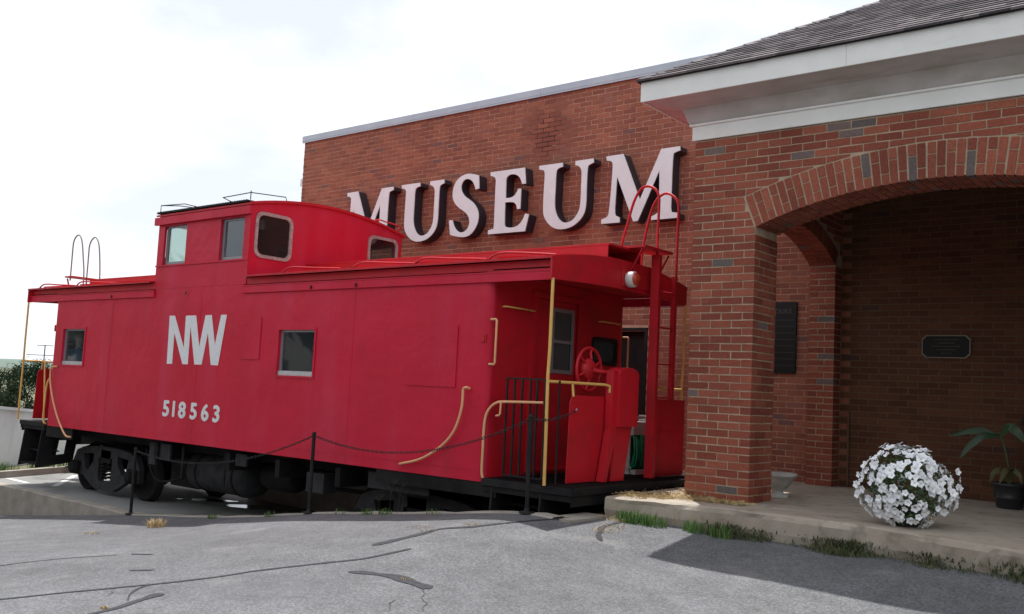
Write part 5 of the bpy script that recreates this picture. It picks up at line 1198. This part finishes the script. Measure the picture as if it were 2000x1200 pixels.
blades(mb, -4.75, 9.62, .32, .13, 350, .05, .16, zs_, .002, flat=True); blades(mb, -5.5, 9.3, .3, .25, 200, .04, .16, zs_, .002, flat=True)
for x in (-5.0, -4.85, -4.7, -4.55, -5.2): blades(mb, x, slab_front(x)-.01, .05, .04, 4, .14, .28, lambda a, b: za(a,b)+.03, .0025, 1.1)
blades(mb, -5.35, 8.4, .12, .26, 130, .01, .035, za, .0022, 2.2); blades(mb, -5.6, 8.75, .2, .1, 80, .02, .07, za, .002, 2)
stuffobj(mb, 'straw', M['straw'])
mb = MB()
for x, y, r_, n, h in ((-11.79,7.17,.17,240,.14), (-11.88,6.33,.15,70,.04), (-6.9,7.19,.2,50,.02), (-6.35,7.39,.12,50,.025), (-5.5,5.59,.05,60,.02), (-6.53,3.62,.05,50,.03), (-6.6,7.0,.1,50,.02), (-4.4,8.5,.5,25,.03)): blades(mb, x, y, r_, r_*.5, n, h*.4, h, za, .0025, 1.2)
stuffobj(mb, 'dry_weeds', M['straw'])
mb = MB()
for x, y, h in ((-8.35,8.15,.42), (-8.2,8.14,.38), (-8.15,8.16,.30), (-8.55,8.15,.25)):
    z0 = za(x, y); mb.tube([(x,y,z0),(x+.02,y,z0+h*.6),(x+.06,y+.01,z0+h)], .0014, 4); mb.tube([(x+.02,y,z0+h*.6),(x-.05,y,z0+h*.85)], .001, 4); mb.tube([(x+.05,y,z0+h*.85),(x+.13,y,z0+h*1.02)], .001, 4)
stuffobj(mb, 'dry_stalks', M['weed'])
mb = MB()
a0 = Vector((-19.6, 7.6)); d0 = Vector((-.347, .938)); n0 = Vector((-d0.y, d0.x))
for k in range(90):
    p = a0+d0*rnd.uniform(0, 9)+n0*rnd.uniform(.18, .7); blades(mb, p.x, p.y, .2, .2, 26, .05, .25, lambda a, b: -.56, .006)
stuffobj(mb, 'grass', M['grass'])

# ------------------------------------------------------------------ background at the left
t = thing('white_outbuilding', 'low white painted wall with a flat cap beyond the left end of the caboose', 'wall', (-21.2, 9.14, -.65))
p0 = Vector((-19.9, 7.0)); dW = Vector((-1.42, 2.25)).normalized(); nW = Vector((-dW.y, dW.x))
A, Bp = p0, p0+dW*16
def wallq(mb, A, B_, n0_, n1_, za0, za1, zb0, zb1):
    P = [A+nW*n0_, B_+nW*n0_, B_+nW*n1_, A+nW*n1_]
    mb.hexa([(P[0].x,P[0].y,za0),(P[1].x,P[1].y,zb0),(P[2].x,P[2].y,zb0),(P[3].x,P[3].y,za0),(P[0].x,P[0].y,za1),(P[1].x,P[1].y,zb1),(P[2].x,P[2].y,zb1),(P[3].x,P[3].y,za1)])
mb = MB(); wallq(mb, A, Bp, 0, .3, -1.5, .84, -1.5, -.3); mb.build('wall', M['wallw'], t)
mb = MB(); wallq(mb, A, Bp, -.06, .36, .845, .91, -.295, -.23); mb.build('cap', M['wallw'], t)
def dirv(px, py):
    v = AX*(px-1000)/FPX - AU*(py-600)/FPX + AF; return v/np.hypot(v[0], v[1])
def tree(px, dist, w, top, lab, n, seed):
    v = dirv(px, 700); x, y = v[0]*dist, v[1]*dist; zb = far_h(x, y); q = random.Random(seed)
    t = thing('tree', lab, 'tree', (x, y, zb), 'trees beyond the white wall')
    mb = MB(); mb.tube([(x,y,zb),(x+.1,y,zb+(top-zb)*.5),(x,y+.1,top-w*.3)], [w*.07,w*.05,w*.02], 8)
    for k in range(5): a_ = q.uniform(0,6.28); mb.tube([(x,y,zb+(top-zb)*.35),(x+w*.3*math.cos(a_),y+w*.3*math.sin(a_),zb+(top-zb)*.7)], [w*.03,w*.012], 6)
    mb.build('trunk', M['bark'], t)
    mb = MB(); cl = [(Vector((x,y,zb+(top-zb)*.62))+Vector((q.gauss(0,w*.24), q.gauss(0,w*.24), q.uniform(-.38,.30)*(top-zb))), q.uniform(.14,.27)*w) for _ in range(16)]
    cl.append((Vector((x,y,top-w*.18)), w*.18))
    for k in range(n):
        c, r_ = q.choice(cl); d = Vector((q.gauss(0,1), q.gauss(0,1), q.gauss(0,1))).normalized(); p = c+d*r_*q.uniform(.5,1.05)
        leaf_quad(mb, p, d+Vector((q.uniform(-.8,.8), q.uniform(-.8,.8), q.uniform(-.2,1))), w*.045, w*.03, q.uniform(0,6))
    mb.build('crown', M['treeleaf'], t, fixn=False)
tree(42, 95, 4.2, 2.0, 'dark green tree beyond the white wall, left of the stanchion', 4200, 1)
tree(78, 90, 4.4, 2.3, 'tallest dark green tree between the stanchion and the caboose body', 4200, 2)
tree(4, 130, 4.5, 1.5, 'paler tree at the very left edge beyond the white wall', 2500, 3)
tree(118, 120, 5, 1.4, 'small tree mostly hidden behind the caboose corner', 2500, 4)
tree(22, 160, 6, 1.6, 'far tree between the left edge tree and the dark trees', 2500, 5)
v = dirv(86, 700); x, y = v[0]*38, v[1]*38; t = thing('antenna_mast', 'thin antenna mast with cross elements above the distant trees', 'antenna', (x, y, far_h(x, y)))
mb = MB(); mb.tube([(x,y,far_h(x,y)),(x,y,2.42)], .02, 6); mb.build('mast', M['undergrey'], t)
for zq, l_ in ((2.4,.30), (2.05,.65)):
    mb = MB(); mb.tube([(x-l_*AX[0],y-l_*AX[1],zq),(x+l_*AX[0],y+l_*AX[1],zq)], .012, 5); mb.build('element', M['undergrey'], t)

# building and trees added behind the camera to darken the porch and pane reflections
t = thing('added_street_building', 'long tan brick shop building added out of view across the car park', 'building', (-8, -26, -.6))
mb = MB(); mb.box(-90, 30, -36, -26, -4.5, 6.2); mb.build('wall', M['gasket'], t)
mb = MB(); mb.box(-90.2, 30.2, -36.2, -25.8, 6.201, 6.5); mb.build('roof', M['undergrey'], t)
for k in range(21):
    mb = MB(); x = -85+5.4*k; mb.box(x, x+2.6, -25.99, -25.95, .8, 3.0); mb.build('window', M['dark'], t)
def near_tree(x, y, w, top, lab, seed):
    q = random.Random(seed); t = thing('added_street_tree', lab, 'tree', (x, y, -.5), 'trees added out of view across the car park')
    mb = MB(); mb.tube([(x,y,-2),(x,y,top*.5)], .2, 8); mb.build('trunk', M['bark'], t); mb = MB()
    for k in range(1500):
        d = Vector((q.gauss(0,1), q.gauss(0,1), q.gauss(0,1))).normalized(); p = Vector((x, y, top*.62))+Vector((d.x*w, d.y*w, d.z*top*.36))*q.uniform(.6, 1.05)
        leaf_quad(mb, p, d, w*.2, w*.14, q.uniform(0, 6))
    mb.build('crown', M['treeleaf'], t, fixn=False)
for k, (x, y, w, top) in enumerate(((-24, -17, 4, 9), (-13, -20, 4.5, 10), (9, -18, 4.5, 10), (17, -12, 4, 9), (20, -2, 4, 9), (-34, -14, 4.5, 9.5), (-44, -3, 6, 9), (-52, -9, 6, 10), (-62, -16, 7, 10))):
    near_tree(x, y, w, top, ['tree across the car park, second from the west', 'broad tree across the car park in front of the shops', 'broad tree across the car park to the right', 'tree across the car park at the corner', 'tree by the side street', 'tree at the west end of the shops', 'tree on the far west verge nearest the tracks', 'tall tree on the far west verge', 'broad tree on the far west verge behind the others'][k], 50+k)

finish_bricks()
